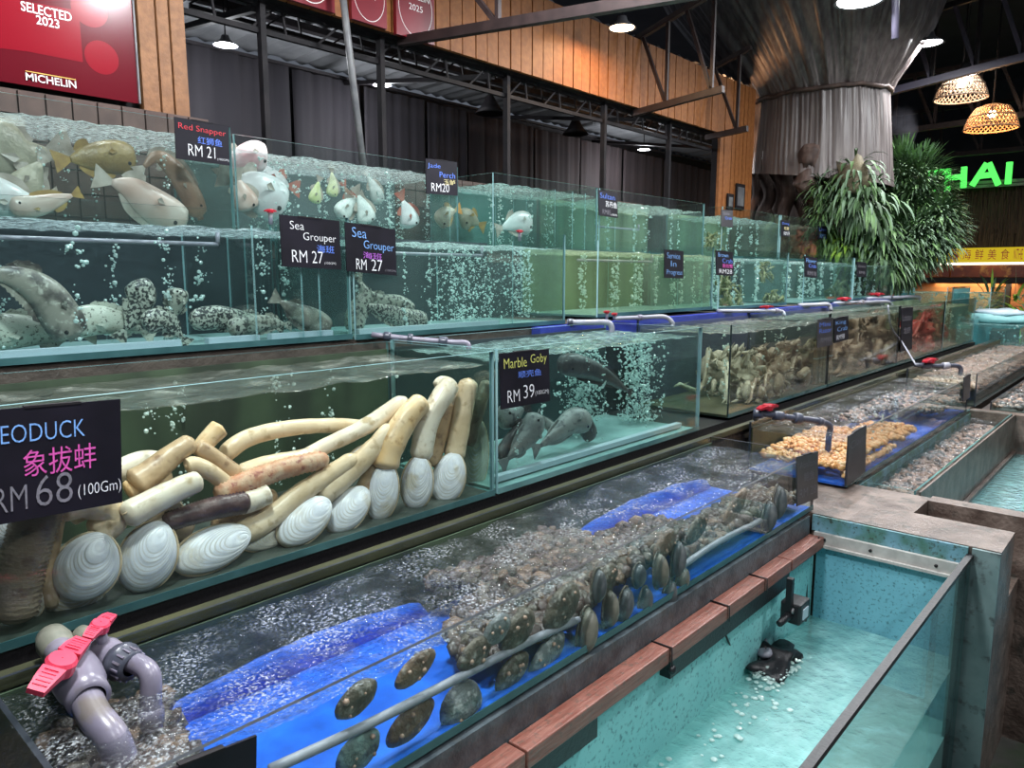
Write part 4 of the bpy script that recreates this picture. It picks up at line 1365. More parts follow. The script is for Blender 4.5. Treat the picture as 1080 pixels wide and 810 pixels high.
# dark pipe into the orange clam tray
a = at(797, 442, Y=1.72); b_ = at(800, 436, Y=1.66); c = at(862, 444, Y=1.44); d_ = at(875, 449, Y=1.40); e = at(874, 462, Y=1.40)
pipe('dark grey pipe with dark red lever bending down into the orange clam tray', [Vector((a.x, a.y, 0.90)), b_, b_.lerp(c, .33), b_.lerp(c, .66), c, d_, e, Vector((e.x, e.y, 0.68))], 0.017, 'pvc_dark',
     [(0.16, 0.05, 0.026, 'pvc_dark'), (0.3, 0.06, 0.025, 'pvc_dark'), (0.46, 0.04, 0.030, 'pvc_dark'), (0.62, 0.03, 0.022, 'pvc_dark')], (0.24, 0.17, 0.045, Vector((1, -0.15, 0)), upz))
a = at(965, 385, Y=1.74); b_ = at(1012, 387, Y=1.45)
pipe('dark pipe with dark red lever over the near end of the far clam tray', [a, a.lerp(b_, .5), b_, Vector((b_.x, b_.y, 0.72))], 0.02, 'pvc_dark', [(0.2, 0.08, 0.03, 'pvc_dark'), (0.5, 0.06, 0.03, 'pvc_light')], (0.25, 0.28, 0.06, Vector((1, -0.1, 0)), upz))
pp = [at(940, 345, Y=1.86), at(952, 362, Y=1.82), at(966, 385, Y=1.62)]
tag(MB().tube(smoothpath([Vector((pp[0].x, 1.9, 1.44))] + pp, 5), 0.008, 6).build('air_hose', 'pvc_light', None, True), 'thin pale hose hanging from the crab tank rim into the tray', 'hose')

# ------------------------------------------------------------------ price signs
sign([(184, 123), (241, 133), (186, 167)], TY - 0.012, [('Red Snapper', 'red', .06, .94, .70, .88, -0.02), ('红狮鱼', 'blue', .40, .86, .44, .62), ('RM 21', 'white', .22, .72, .12, .40), ('(100GM)', 'white', .76, .98, .08, .15)], 'black sign reading Red Snapper RM 21 in red and white chalk')
sign([(449, 167), (482, 171), (450, 204)], TY - 0.012, [('Jade', 'blue', .05, .45, .72, .88), ('Perch', 'blue', .42, .92, .50, .66), ('玉鲈', 'gold', .55, .92, .30, .46), ('RM20', 'white', .15, .72, .08, .32)], 'black sign reading Jade Perch RM20 at the end of the white fish tank')
sign([(295, 226), (358, 233), (298, 281)], MY - 0.012, [('Sea', 'white', .15, .38, .74, .90), ('Grouper', 'white', .36, .92, .50, .70), ('海班', 'blue', .58, .88, .32, .47), ('RM 27', 'white', .16, .68, .10, .34), ('(100GM)', 'white', .70, .90, .08, .14)], 'black sign reading Sea Grouper RM 27, the left one with white chalk')
sign([(364, 234), (417, 242), (366, 286)], MY - 0.012, [('Sea', 'cyan', .12, .40, .72, .92), ('Grouper', 'cyan', .34, .95, .46, .68), ('海班', 'purple', .32, .70, .30, .44), ('RM', 'white', .18, .38, .06, .28), ('27', 'white', .48, .70, .06, .30), ('(100GM)', 'dim', .76, .98, .06, .12)], 'black sign reading Sea Grouper RM 27, the right one with blue chalk')
sign([(631, 200), (651, 204), (632, 227)], TY - 0.012, [('Sultan', 'blue', .08, .85, .70, .90), ('苏丹鱼', 'white', .35, .95, .38, .62), ('RM85', 'dim', .18, .6, .08, .26), ('(100GM)', 'white', .62, .95, .04, .14)], 'small black sign reading Sultan between two teal top tanks')
sign([(701, 263), (721, 265), (701, 293)], MY - 0.012, [('Service', 'cyan', .12, .80, .70, .90), ('In', 'cyan', .32, .60, .42, .62), ('Progress', 'cyan', .10, .92, .08, .30)], 'small black sign reading Service In Progress on the green tank')
sign([(755, 264), (773, 266), (756, 290)], MY - 0.012, [('Brown', 'cyan', .12, .7, .76, .92), ('Crab', 'blue', .35, .95, .52, .70), ('面包蟹', 'pink', .35, .95, .32, .48), ('RM28', 'white', .15, .9, .08, .26)], 'small black sign with pink chalk line at the corner of the spiny crab tank')
sign([(761, 221), (773, 222), (761, 239)], TY - 0.012, [('Snow', 'dim', .12, .7, .70, .88), ('Crab', 'blue', .3, .9, .44, .6)], 'small faded sign on the fifth top tank', 'board_grey')
sign([(824, 232), (833, 233), (824, 249)], TY - 0.012, [('Dung', 'blue', .1, .9, .7, .88), ('花蟹', 'gold', .3, .9, .4, .6), ('RM19', 'white', .3, .95, .08, .3)], 'small dark sign at the near edge of the red crab tank')
sign([(863, 238), (872, 239), (863, 252)], TY - 0.012, [('Live', 'blue', .1, .9, .62, .88), ('RM22', 'cyan', .2, .9, .1, .4)], 'small dark sign at the far edge of the red crab tank')
sign([(849, 270), (862, 272), (849, 292)], MY - 0.012, [('Flower', 'cyan', .1, .9, .72, .9), ('Crab', 'blue', .3, .9, .48, .66), ('RM18', 'dim', .2, .9, .1, .3)], 'small black sign on the fifth tank of the middle row')
sign([(904, 276), (914, 277), (904, 292)], MY - 0.012, [('Oyster', 'dim', .1, .9, .6, .8), ('RM8', 'dim', .2, .8, .2, .4)], 'small black sign on the last tank of the middle row')
sign([(527, 373), (579, 368), (529, 432)], LY - 0.013, [('Marble', 'yellow', .07, .52, .72, .90), ('Goby', 'yellow', .60, .94, .72, .93), ('顺壳鱼', 'blue', .34, .82, .52, .65), ('RM', 'white', .12, .36, .10, .32), ('39', 'white', .44, .66, .13, .38), ('(100GM)', 'white', .68, .97, .14, .24)], 'black sign reading Marble Goby in yellow chalk')
sign([(-24, 434), (127, 421), (-19, 557)], LY - 0.02, [('GEODUCK', 'cyan', .03, .72, .70, .86, -0.01), ('象拔蚌', 'pink', .28, .80, .38, .62), ('RM', 'dim', .08, .30, .10, .32), ('68', 'dim', .36, .62, .10, .38), ('(100Gm)', 'white', .66, .99, .10, .24)], 'large black sign reading GEODUCK in front of the clams at the left')
sign([(863, 337), (879, 335), (862, 367)], LY - 0.013, [('Mini', 'blue', .1, .8, .72, .88), ('Razor', 'blue', .1, .9, .5, .66), ('RM12', 'dim', .2, .9, .15, .32)], 'black sign at the far end of the first crab tank', 'board_grey')
sign([(880, 336), (895, 333), (880, 362)], LY - 0.013, [('King', 'cyan', .1, .8, .68, .88), ('Crab', 'cyan', .2, .9, .44, .62), ('RM98', 'white', .15, .7, .1, .3)], 'black sign with bright blue chalk at the near end of the brown crab tank')
sign([(951, 325), (963, 324), (950, 371)], LY - 0.013, [('Lobster', 'dim', .1, .9, .7, .85), ('龙虾', 'dim', .2, .8, .4, .55)], 'tall dark sign on the lobster tank')
sign([(841, 482), (863, 476), (841, 534)], SY - 0.012, [('Abalone', 'dim', .1, .92, .74, .88), ('鲍鱼', 'dim', .3, .8, .46, .64), ('RM 28', 'dim', .1, .9, .14, .32)], 'faded dark sign on the far end of the abalone tray', 'board_grey')
sign([(895, 460), (914, 448), (894, 512)], SY - 0.013, [('Clam', 'dim', .1, .9, .7, .85)], 'blank-looking dark sign on the near end of the orange clam tray', 'board_grey')
sign([(1017, 398), (1024, 394), (1016, 424)], SY - 0.013, [], 'dark tall blank sign on the far end of the orange clam tray', 'board_grey')
sign([(150, 824), (271, 776), (150, 880)], SY - 0.013, [], 'blank dark sign cut off by the bottom edge of the picture', 'board_black')

# ------------------------------------------------------------------ geoducks
P('shell_white', (0.86, 0.87, 0.92), (0.66, 0.68, 0.76), rough=0.35, scale=30, c3=(0.55, 0.47, 0.34), s3=9)
P('shell_line', (0.56, 0.54, 0.52), (0.66, 0.65, 0.68), rough=0.4, scale=30)
P('shell_cream', (0.62, 0.58, 0.48), (0.46, 0.40, 0.30), rough=0.35, scale=14)
P('skin_cream', (0.80, 0.64, 0.45), (0.66, 0.49, 0.31), rough=0.33, scale=9, bump=0.25, bscale=40, c3=(0.48, 0.34, 0.20), s3=24)
P('skin_pale', (0.84, 0.76, 0.64), (0.70, 0.57, 0.43), rough=0.3, scale=8, bump=0.2, bscale=40, c3=(0.50, 0.38, 0.24), s3=26)
P('skin_tan', (0.42, 0.27, 0.15), (0.56, 0.40, 0.25), rough=0.35, scale=10, bump=0.3, bscale=40, c3=(0.28, 0.17, 0.10), s3=26)
P('skin_orange', (0.74, 0.47, 0.22), (0.80, 0.60, 0.38), rough=0.33, scale=8, bump=0.25, bscale=40, c3=(0.45, 0.26, 0.12), s3=26)
P('skin_red', (0.58, 0.26, 0.15), (0.70, 0.48, 0.32), rough=0.35, scale=32, bump=0.3, bscale=60, c3=(0.32, 0.08, 0.06), s3=50)
P('skin_purple', (0.055, 0.028, 0.034), (0.12, 0.07, 0.068), rough=0.35, scale=20, bump=0.3, bscale=60)
P('skin_brown', (0.17, 0.125, 0.09), (0.25, 0.19, 0.14), rough=0.38, scale=6, bump=0.4, bscale=50, c3=(0.11, 0.07, 0.05), s3=30)
P('band', (0.40, 0.33, 0.24), rough=0.5)


def siphon(T, pts, wpx, mat, Y, ribs=0, tipmat=None, taper=(1.0, 1.0), name='siphon', split=False, bulge=0):
    P3 = [at(x, y, Y=Y + (0.0 if len(q) < 1 else q[0])) for x, y, *q in pts]
    sp = smoothpath(P3, 18 if ribs else 9)
    rs = []
    N = len(sp)
    rr0 = wpx * depth(sp[0]) / 780 / 2
    for i in range(N):
        f = i / (N - 1)
        r = rr0 * (taper[0] + (taper[1] - taper[0]) * f)
        r *= 1 + 0.07 * noise.noise(sp[i] * 26)
        if ribs:
            r *= 1 + (0.07 if i % 2 else -0.06)
        if f > 0.93:
            r *= max(0.35, 1 - ((f - 0.93) / 0.07) ** 2 * 0.5)
        if f < 0.06:
            r *= 0.6 + 0.4 * f / 0.06
        rs.append(r)
    mb = MB().tube(sp, rs, 18, flat=0.92)
    o = mb.build(name, mat, T, True)
    # opening at the tip: short inner lip
    d = (sp[-1] - sp[-2]).normalized()
    MB().tube([sp[-1] - d * 0.002, sp[-1] + d * rs[-1] * 0.25], [rs[-1] * 0.75, rs[-1] * 0.35], 12).build('siphon_tip', tipmat or 'skin_tan', o, True)
    if split:
        u = d.cross(FW).normalized()
        g = [p - FW * rs[i] * 0.96 + u * rs[i] * 0.12 for i, p in enumerate(sp)][2:-2]
        MB().tube(g, 0.0022, 6).build('groove', 'skin_tan', o, True)
    return sp


def valve_shell(T, A, B, wpx, Y, mat='shell_white', bow=0.45, off=0.0, asym=0.12):
    """two hinged halves; A = hinge/siphon end, B = foot end (pixels)"""
    a, b_ = at(A[0], A[1], Y=Y), at(B[0], B[1], Y=Y)
    c = (a + b_) / 2
    L = (b_ - a).length / 2
    u = (b_ - a).normalized()
    vd = (c - CAM).normalized()
    v = u.cross(vd).normalized()
    n_ = v.cross(u).normalized()
    if n_.dot(vd) > 0:
        n_ = -n_
    wv = wpx * depth(c) / 780 / 2
    R, K = 44, 40
    rn = random.Random(int(A[0] * 3 + B[1]))
    ro = [rn.gauss(0, 1) for _ in range(R + 1)]
    for side in (1, -1):
        mb = MB()
        for j in range(R + 1):
            f = j / R
            for i in range(K):
                g = 2 * math.pi * i / K
                # growth lines spread from a hinge near the A end
                cu, cv = -0.86, 0.02 + asym
                ex = math.cos(g) * (1 + 0.05 * math.cos(2 * g))
                ey = math.sin(g) * (1 + 0.07 * math.cos(g))
                x = cu * (1 - f) + ex * f
                y = cv * (1 - f) + ey * f
                h = max(0, 1 - (x * x * 0.92 + y * y * 0.95)) ** 0.5 * bow * 1.25 * wv
                h += 0.0035 * wv * ro[j] + 0.008 * wv * math.sin(f * 30 + ro[1])
                h = h if side == 1 else -h * 0.8
                mb.v.append(tuple(c + u * (x * L) + v * (y * wv) + n_ * (h + (0.002 if side == 1 else -0.004))))
        for j in range(R):
            for i in range(K):
                i2 = (i + 1) % K
                q = [j * K + i, (j + 1) * K + i, (j + 1) * K + i2, j * K + i2]
                mb.face(q, 1 if (j % 3 == 0 and j > R * 0.3) else (2 if j > R - 3 else 0))
        mb.build('shell_half', [mat, 'shell_line', 'shell_cream'], T, True)
    # dark mantle seam between the halves
    mb = MB()
    pts = [c + u * (math.cos(g) * L * 1.015) + v * (math.sin(g) * wv * (1.015 + 0.07 * math.cos(g))) - n_ * 0.002 for g in [2 * math.pi * i / 40 for i in range(41)]]
    mb.tube(pts, 0.0032, 6, caps=False)
    mb.build('mantle', 'skin_cream', T, True)
    return c, u, v, n_, L, wv


def rubber(T, c, u, v, n_, L, wv, f=-0.2, bow=0.45):
    pts = []
    k = (1 - f * f) ** 0.5
    for i in range(25):
        g = 2 * math.pi * i / 24
        pts.append(c + u * (f * L + 0.03 * L * math.sin(g)) + v * (math.cos(g) * wv * k * 1.03) + n_ * (math.sin(g) * wv * bow * k * 1.05))
    MB().tube(pts, 0.0016, 6, caps=False).build('rubber_band', 'band', T, True)


GD = 'geoducks piled in the long tank'


def geoduck(label, sip=None, w=20, mat='skin_cream', shell=None, Y=1.93, ribs=0, tip=None, taper=(1.0, 0.9), smat='shell_white', bandf=None, split=False, SY_=None, bow=0.45):
    ref = shell[1] if shell else sip[0]
    base = at(ref[0], ref[1], Y=SY_ or Y)
    T = thing('geoduck', label, 'clam', tuple(base), GD)
    if sip:
        siphon(T, sip, w, mat, Y, ribs, tip, taper, split=split)
    if shell:
        r = valve_shell(T, shell[0], shell[1], shell[2], SY_ or Y, smat, bow)
        if bandf is not None:
            rubber(T, *r, f=bandf, bow=bow)
    return T


geoduck('geoduck with thick brown wrinkled neck at the far left', [(14, 655), (22, 605), (34, 560), (46, 525)], 46, 'skin_brown', None, 1.92, ribs=1, tip='skin_brown', taper=(0.95, 1.0))
geoduck('geoduck shell standing edge-on beside the wrinkled brown neck', [(56, 640), (50, 600), (56, 560), (62, 535)], 20, 'skin_tan', ((48, 590), (38, 650), 14), 1.95, smat='shell_cream')
geoduck('white upright geoduck shell second from the left, pale neck behind it', [(100, 565), (118, 545), (95, 530), (60, 535)], 36, 'skin_cream', ((108, 563), (76, 632), 62), 1.95, SY_=1.92, bow=0.55)
geoduck('geoduck shell lying open-edged below the second white shell', None, 20, 'skin_tan', ((72, 590), (80, 648), 62), SY_=1.965, Y=1.97, smat='shell_cream')
geoduck('round white shell just below the double pale neck', [(160, 560), (180, 540), (190, 530)], 24, 'skin_pale', ((170, 551), (142, 623), 56), 1.95, SY_=1.92, bow=0.55)
geoduck('geoduck with a pale double neck crossing over the purple one', [(130, 546), (160, 530), (190, 515), (212, 506)], 28, 'skin_pale', None, 1.91, split=True, taper=(1.1, 0.85), tip='skin_pale')
geoduck('geoduck with dark purple ribbed neck', [(172, 552), (200, 543), (230, 535), (262, 529)], 27, 'skin_purple', None, 1.925, ribs=1, tip='skin_purple', taper=(0.8, 1.0))
geoduck('geoduck with a long shell lying on its side and neck to the right', [(248, 565), (280, 550), (315, 522), (345, 502), (376, 482)], 24, 'skin_cream', ((262, 561), (184, 597), 44), 1.95, SY_=1.915, bandf=0.15, taper=(1.15, 0.85), bow=0.5)
geoduck('geoduck with orange-red speckled ribbed neck', [(228, 522), (262, 508), (300, 494), (345, 484)], 28, 'skin_red', None, 1.955, ribs=1, tip='skin_red', taper=(0.9, 0.8))
geoduck('geoduck with cream stub neck beside the purple tip', [(250, 532), (268, 527), (284, 520)], 26, 'skin_pale', None, 1.935, tip='skin_pale')
geoduck('geoduck shell half hidden under the sideways one', None, 10, 'skin_cream', ((305, 562), (255, 575), 22), SY_=1.955, Y=1.955, smat='shell_cream')
geoduck('geoduck shell leaning right of the sideways one', [(335, 525), (365, 500), (392, 475), (414, 450)], 26, 'skin_cream', ((346, 528), (296, 572), 40), 1.955, SY_=1.92, taper=(1.1, 0.8), bow=0.5)
geoduck('oval geoduck shell below the middle necks, with brown rim', [(382, 520), (396, 492), (412, 462)], 20, 'skin_tan', ((386, 516), (348, 560), 36), 1.97, SY_=1.93, bow=0.5)
geoduck('geoduck with fat orange-beige neck, banded shell', [(404, 495), (412, 470), (430, 440), (447, 422)], 31, 'skin_orange', ((408, 488), (398, 549), 34), 1.94, SY_=1.93, bandf=-0.75, taper=(1.05, 0.8))
geoduck('geoduck with pale neck leaning right, band round its shell', [(443, 486), (450, 450), (462, 425), (477, 402)], 23, 'skin_pale', ((443, 481), (437, 537), 33), 1.94, SY_=1.93, bandf=-0.8, taper=(1.1, 1.0))
geoduck('geoduck with curled tip hooking behind the pale necks', [(473, 455), (474, 430), (478, 408), (466, 402), (460, 408)], 12, 'skin_pale', None, 1.99)
geoduck('geoduck with tall beige neck and broad white shell', [(478, 486), (484, 455), (490, 425), (495, 400)], 22, 'skin_cream', ((480, 478), (466, 531), 35), 1.95, SY_=1.93, bandf=-0.3, taper=(1.1, 0.95))
geoduck('geoduck with orange-brown neck squeezed between white shells', [(455, 492), (463, 465), (470, 438), (474, 425)], 17, 'skin_tan', None, 1.985, taper=(1.0, 0.8))
geoduck('rightmost geoduck with grey-beige neck against the tank end', [(494, 470), (500, 445), (508, 420), (514, 402)], 17, 'skin_brown', ((503, 442), (497, 520), 30), 1.985, smat='shell_cream', bandf=0.0, SY_=2.02, taper=(1.1, 0.8))
geoduck('geoduck with a cream neck arching over the back', [(232, 483), (262, 462), (310, 451), (360, 449), (395, 452)], 20, 'skin_cream', None, 2.06, taper=(1.0, 0.85))
geoduck('geoduck with straight pale neck pointing up to the right', [(298, 494), (340, 472), (385, 450), (428, 422)], 22, 'skin_pale', None, 2.0, taper=(0.7, 1.0))
geoduck('geoduck with tan neck nearest the black sign', [(140, 512), (160, 498), (182, 480), (204, 465)], 30, 'skin_tan', None, 1.985, taper=(1.1, 0.75), tip='skin_brown')
geoduck('geoduck with short brown neck poking up in the middle of the heap', [(208, 478), (220, 463), (233, 450)], 24, 'skin_orange', None, 2.03, taper=(0.8, 0.9))
geoduck('geoduck with tan neck slanting down behind the red speckled one', [(250, 502), (232, 488), (216, 476), (206, 470)], 18, 'skin_tan', None, 1.99, taper=(1.1, 0.9))
geoduck('geoduck with thin pale curved neck in the middle of the heap', [(240, 512), (222, 498), (205, 490), (196, 492)], 18, 'skin_cream', None, 1.965)
geoduck('geoduck with orange tan skin under the tan neck', [(134, 520), (155, 508), (180, 503)], 26, 'skin_orange', None, 2.0)
geoduck('white geoduck shell peeping out under the black sign at the left edge', [(30, 560), (12, 575), (-5, 590)], 34, 'skin_pale', ((18, 540), (-8, 578), 40), 1.99, SY_=1.96)
geoduck('cream geoduck lying just under the lower edge of the black sign', [(70, 540), (96, 530), (126, 528)], 34, 'skin_cream', None, 1.985)
geoduck('white geoduck shell wedged behind the leaning necks', None, 10, 'skin_cream', ((392, 470), (368, 488), 14), SY_=1.99, Y=1.99)
geoduck('geoduck with pale neck lying under the red speckled one', [(300, 545), (325, 522), (352, 502)], 22, 'skin_pale', None, 1.975)
geoduck('geoduck with cream neck showing between the red speckled and arching ones', [(250, 500), (280, 490), (310, 484), (335, 478)], 20, 'skin_cream', None, 2.03)
geoduck('geoduck with tan neck in the gap above the sideways shell', [(225, 556), (255, 545), (290, 520)], 24, 'skin_tan', None, 1.99)
geoduck('pale geoduck behind the two white shells at the left', [(150, 565), (172, 550), (200, 560)], 34, 'skin_cream', None, 2.02)
geoduck('geoduck lying deep at the back left of the pile', [(120, 500), (150, 486), (180, 488)], 24, 'skin_pale', None, 2.1)
geoduck('geoduck with tan neck hidden behind the fat orange one', [(396, 520), (404, 498), (412, 480)], 15, 'skin_tan', None, 1.99)

# ------------------------------------------------------------------ fish
P('fish_gold', (0.17, 0.11, 0.04), (0.30, 0.21, 0.08), rough=0.3, scale=9, bump=0.3, bscale=90, c3=(0.20, 0.13, 0.05), s3=60)
P('fish_brown', (0.15, 0.08, 0.05), (0.27, 0.165, 0.11), rough=0.3, scale=8, bump=0.3, bscale=90)
P('fish_pale', (0.36, 0.34, 0.26), (0.22, 0.19, 0.13), rough=0.3, scale=7, bump=0.3, bscale=80)
P('fish_pinkwhite', (0.55, 0.46, 0.41), (0.40, 0.27, 0.22), rough=0.3, scale=5)
P('fish_white', (0.56, 0.62, 0.62), (0.46, 0.44, 0.44), rough=0.3, scale=5)
P('fish_pinkhead', (0.72, 0.40, 0.42), (0.70, 0.62, 0.62), rough=0.3, scale=9)
P('fish_yellow', (0.50, 0.55, 0.25), (0.60, 0.60, 0.42), rough=0.3, scale=9)
P('fish_silver', (0.42, 0.46, 0.44), (0.62, 0.66, 0.62), rough=0.3, scale=14, bump=0.3, bscale=90)
P('fin_yellow', (0.36, 0.24, 0.07), (0.25, 0.15, 0.05), rough=0.4, scale=20)
P('fin_red', (0.42, 0.10, 0.07), (0.35, 0.18, 0.14), rough=0.4, scale=20)
P('fin_pale', (0.42, 0.38, 0.33), (0.28, 0.24, 0.20), rough=0.4, scale=20)
P('grouper_skin', (0.34, 0.36, 0.30), (0.035, 0.04, 0.035), rough=0.35, scale=65, lo=0.50, hi=0.58, bump=0.2, bscale=70, detail=4, c3=(0.12, 0.12, 0.09), s3=8)
P('grouper_pale', (0.46, 0.48, 0.40), (0.10, 0.10, 0.08), rough=0.35, scale=85, lo=0.56, hi=0.64, detail=3, c3=(0.26, 0.26, 0.2), s3=8)
P('grouper_spots', (0.36, 0.38, 0.32), (0.02, 0.025, 0.025), rough=0.35, scale=100, lo=0.47, hi=0.53, detail=3)
P('grouper_band', (0.24, 0.23, 0.19), (0.055, 0.05, 0.045), rough=0.35, scale=10, lo=0.46, hi=0.58, detail=5, c3=(0.40, 0.40, 0.34), s3=50)
P('goby_dark', (0.035, 0.03, 0.034), (0.075, 0.065, 0.065), rough=0.35, scale=16, bump=0.3, bscale=80)
P('goby_grey', (0.15, 0.155, 0.155), (0.27, 0.28, 0.27), rough=0.35, scale=10, bump=0.3, bscale=90, c3=(0.07, 0.075, 0.08), s3=30)
P('eye_black', (0.01, 0.01, 0.01), rough=0.1)


def fish(name, label, pts, wpx, Y, mat, finmat, group, thick=0.45, tail=1.0, flip=1, tailpx=None, dorsal=0.35, eye=True, dY=0.0, blunt=0.5, cat='fish', spiny=False, pectoral=True):
    """pts: pixels from snout to tail root; wpx body depth in pixels"""
    n0 = len(pts)
    P3 = [at(x, y, Y=Y + dY * i / max(1, n0 - 1)) for i, (x, y) in enumerate(pts)]
    sp = smoothpath(P3, 8)
    N = len(sp)
    c = sp[N // 2]
    T = thing(name, label, cat, tuple(c), group)
    hh = wpx * depth(c) / 780 / 2
    K = 16
    mb = MB()
    fr = []
    for i, p in enumerate(sp):
        f = i / (N - 1)
        t = (sp[min(i + 1, N - 1)] - sp[max(i - 1, 0)]).normalized()
        side = Vector((0, -1, 0)) if abs(t.y) < 0.95 else Vector((1, 0, 0))
        side = (side - t * side.dot(t)).normalized()
        up = t.cross(side) * flip
        prof = (math.sin(math.pi * min(1, (f * 0.93 + 0.02)) ** blunt)) ** 0.75
        prof = max(prof, 0.16)
        if f < 0.04:
            prof = 0.30
        fr.append((p, t, up, side, prof * hh))
        for k in range(K):
            g = 2 * math.pi * k / K
            uu = math.cos(g)
            ss = math.sin(g)
            belly = 1.0 if uu > 0 else 0.92
            mb.v.append(tuple(p + up * (uu * prof * hh * belly) + side * (ss * prof * hh * thick * (1.0 if f < 0.5 else 1.0 - 0.6 * (f - 0.5)))))
    for i in range(N - 1):
        for k in range(K):
            k2 = (k + 1) % K
            mb.face([i * K + k, i * K + k2, (i + 1) * K + k2, (i + 1) * K + k])
    mb.face(list(range(K))[::-1])
    mb.face([(N - 1) * K + k for k in range(K)])
    body = mb.build('body', mat, T, True)

    def fin(outline, nm, th=0.0016):
        mb = MB()
        b = len(outline)
        for sgn in (-1, 1):
            for q, s in outline:
                mb.v.append(tuple(q + s * th * sgn))
        mb.face(list(range(b))[::-1])
        mb.face([b + i for i in range(b)])
        for i in range(b):
            j = (i + 1) % b
            mb.face([i, j, b + j, b + i])
        mb.build(nm, finmat, T)
    # tail
    p, t, up, side, r = fr[-1]
    tl = hh * 0.85 * tail
    ol = [(p + up * r * 0.9, side), (p + t * tl * 0.6 + up * tl * 0.52, side), (p + t * tl + up * tl * 0.72, side), (p + t * tl * 0.98 + up * tl * 0.25, side), (p + t * tl * 0.93, side),
          (p + t * tl * 0.98 - up * tl * 0.25, side), (p + t * tl - up * tl * 0.72, side), (p + t * tl * 0.6 - up * tl * 0.52, side), (p - up * r * 0.9, side)]
    fin(ol, 'tail_fin')
    # dorsal + anal
    def ridge(f0, f1, sgn, hgt, nm):
        a, b_ = int(f0 * (N - 1)), int(f1 * (N - 1))
        top, bot = [], []
        for i in range(a, b_ + 1):
            p, t, up, side, r = fr[i]
            e = math.sin(math.pi * min(1, (i - a + 0.6) / max(1, b_ - a))) ** 0.4
            z = 0.25 * (i % 2) if spiny else 0
            top.append((p + up * sgn * (r * 0.98 + hh * hgt * max(0.1, e - z)) + t * hh * 0.12, side))
            bot.append((p + up * sgn * r * 0.85, side))
        fin(top + bot[::-1], nm)
    ridge(0.30, 0.86, 1, dorsal, 'dorsal_fin')
    ridge(0.62, 0.84, -1, dorsal * 0.9, 'anal_fin')
    if pectoral:
        i = int(0.32 * (N - 1))
        p, t, up, side, r = fr[i]
        q = p + side * r * thick * 1.02 - up * r * 0.2
        L = hh * 0.5
        fin([(q, side), (q + t * L * 0.7 + up * L * 0.25 + side * L * 0.25, side), (q + t * L + side * L * 0.3, side), (q + t * L * 0.75 - up * L * 0.35 + side * L * 0.3, side)], 'pectoral_fin')
    if eye:
        i = max(1, int(0.13 * (N - 1)))
        p, t, up, side, r = fr[i]
        MB().ball(p + up * r * 0.35 + side * r * thick * 0.88, hh * 0.11, n=10, m=8).build('eye', 'eye_black', body, True)
    # mouth line
    p, t, up, side, r = fr[0]
    p2 = fr[1][0]
    MB().tube([p - up * r * 0.3 + side * r * thick * 0.2 - t * hh * 0.01, p2 - up * fr[1][4] * 0.35 + side * fr[1][4] * thick * 0.93], hh * 0.028, 6).build('mouth', 'fin_pale' if not spiny else 'skin_purple', body, True)
    return T


G1 = 'fish in the red snapper tank'
fish('reef_fish', 'golden brown fish swimming right under the surface of the red snapper tank', [(143, 168), (118, 165), (92, 166), (74, 168)], 38, 3.45, 'fish_gold', 'fin_yellow', G1, flip=-1)
fish('reef_fish', 'brown fish hanging nose-down in a curl near the red snapper sign', [(212, 232), (200, 205), (184, 180), (166, 166), (152, 176)], 26, 3.42, 'fish_brown', 'fin_pale', G1, flip=1)
fish('reef_fish', 'pink-white fish turned belly forward in the red snapper tank', [(196, 236), (165, 218), (140, 200), (118, 192)], 42, 3.38, 'fish_pinkwhite', 'fin_pale', G1, flip=-1)
fish('reef_fish', 'large pale grey fish at the left end of the red snapper tank', [(-25, 150), (0, 158), (28, 165), (50, 160)], 66, 3.55, 'fish_pale', 'fin_pale', G1, flip=-1)
fish('reef_fish', 'white fish low at the left corner of the red snapper tank', [(-30, 205), (-5, 208), (24, 214), (44, 212)], 44, 3.42, 'fish_white', 'fin_pale', G1, flip=-1)
fish('reef_fish', 'pale fish with a yellow tail along the bottom of the red snapper tank', [(10, 218), (36, 218), (58, 212), (76, 206)], 24, 3.36, 'fish_pinkwhite', 'fin_yellow', G1, flip=-1)
fish('reef_fish', 'pale cream fish hanging below the big grey one', [(20, 205), (30, 190), (42, 172)], 36, 3.5, 'fish_pale', 'fin_pale', G1, flip=1)
G2 = 'fish in the white fish tank'
fish('tilapia', 'white fish with a pink head facing right', [(281, 166), (268, 164), (252, 168), (240, 178)], 34, 3.44, 'fish_pinkhead', 'fin_pale', G2, flip=-1)
fish('tilapia', 'big white fish filling the lower left of the second top tank', [(300, 218), (280, 205), (262, 195), (250, 190)], 50, 3.40, 'fish_white', 'fin_pale', G2, flip=-1)
fish('tilapia', 'white fish with a red tail behind the big white one', [(262, 188), (280, 190), (296, 194), (304, 196)], 34, 3.55, 'fish_white', 'fin_red', G2, flip=1)
fish('tilapia', 'white fish resting low beside the tank wall', [(262, 222), (256, 205), (252, 190)], 30, 3.36, 'fish_pinkwhite', 'fin_pale', G2, flip=1)
fish('tilapia', 'small yellow-green fish pointing down', [(331, 214), (333, 204), (336, 192)], 16, 3.45, 'fish_yellow', 'fin_pale', G2, flip=1)
fish('tilapia', 'small yellowish fish right of the yellow-green one', [(349, 207), (351, 196), (350, 182)], 15, 3.5, 'fish_yellow', 'fin_pale', G2, flip=1)
fish('tilapia', 'reddish brown fish behind the right sea grouper sign', [(375, 225), (370, 212), (364, 198)], 18, 3.55, 'fish_brown', 'fin_red', G2)
fish('tilapia', 'silver fish low in the middle of the second top tank', [(356, 228), (366, 218), (378, 210)], 22, 3.42, 'fish_silver', 'fin_pale', G2)
fish('tilapia', 'silver grey fish facing down-left beside the silver one', [(388, 236), (384, 222), (378, 206)], 24, 3.4, 'fish_silver', 'fin_pale', G2)
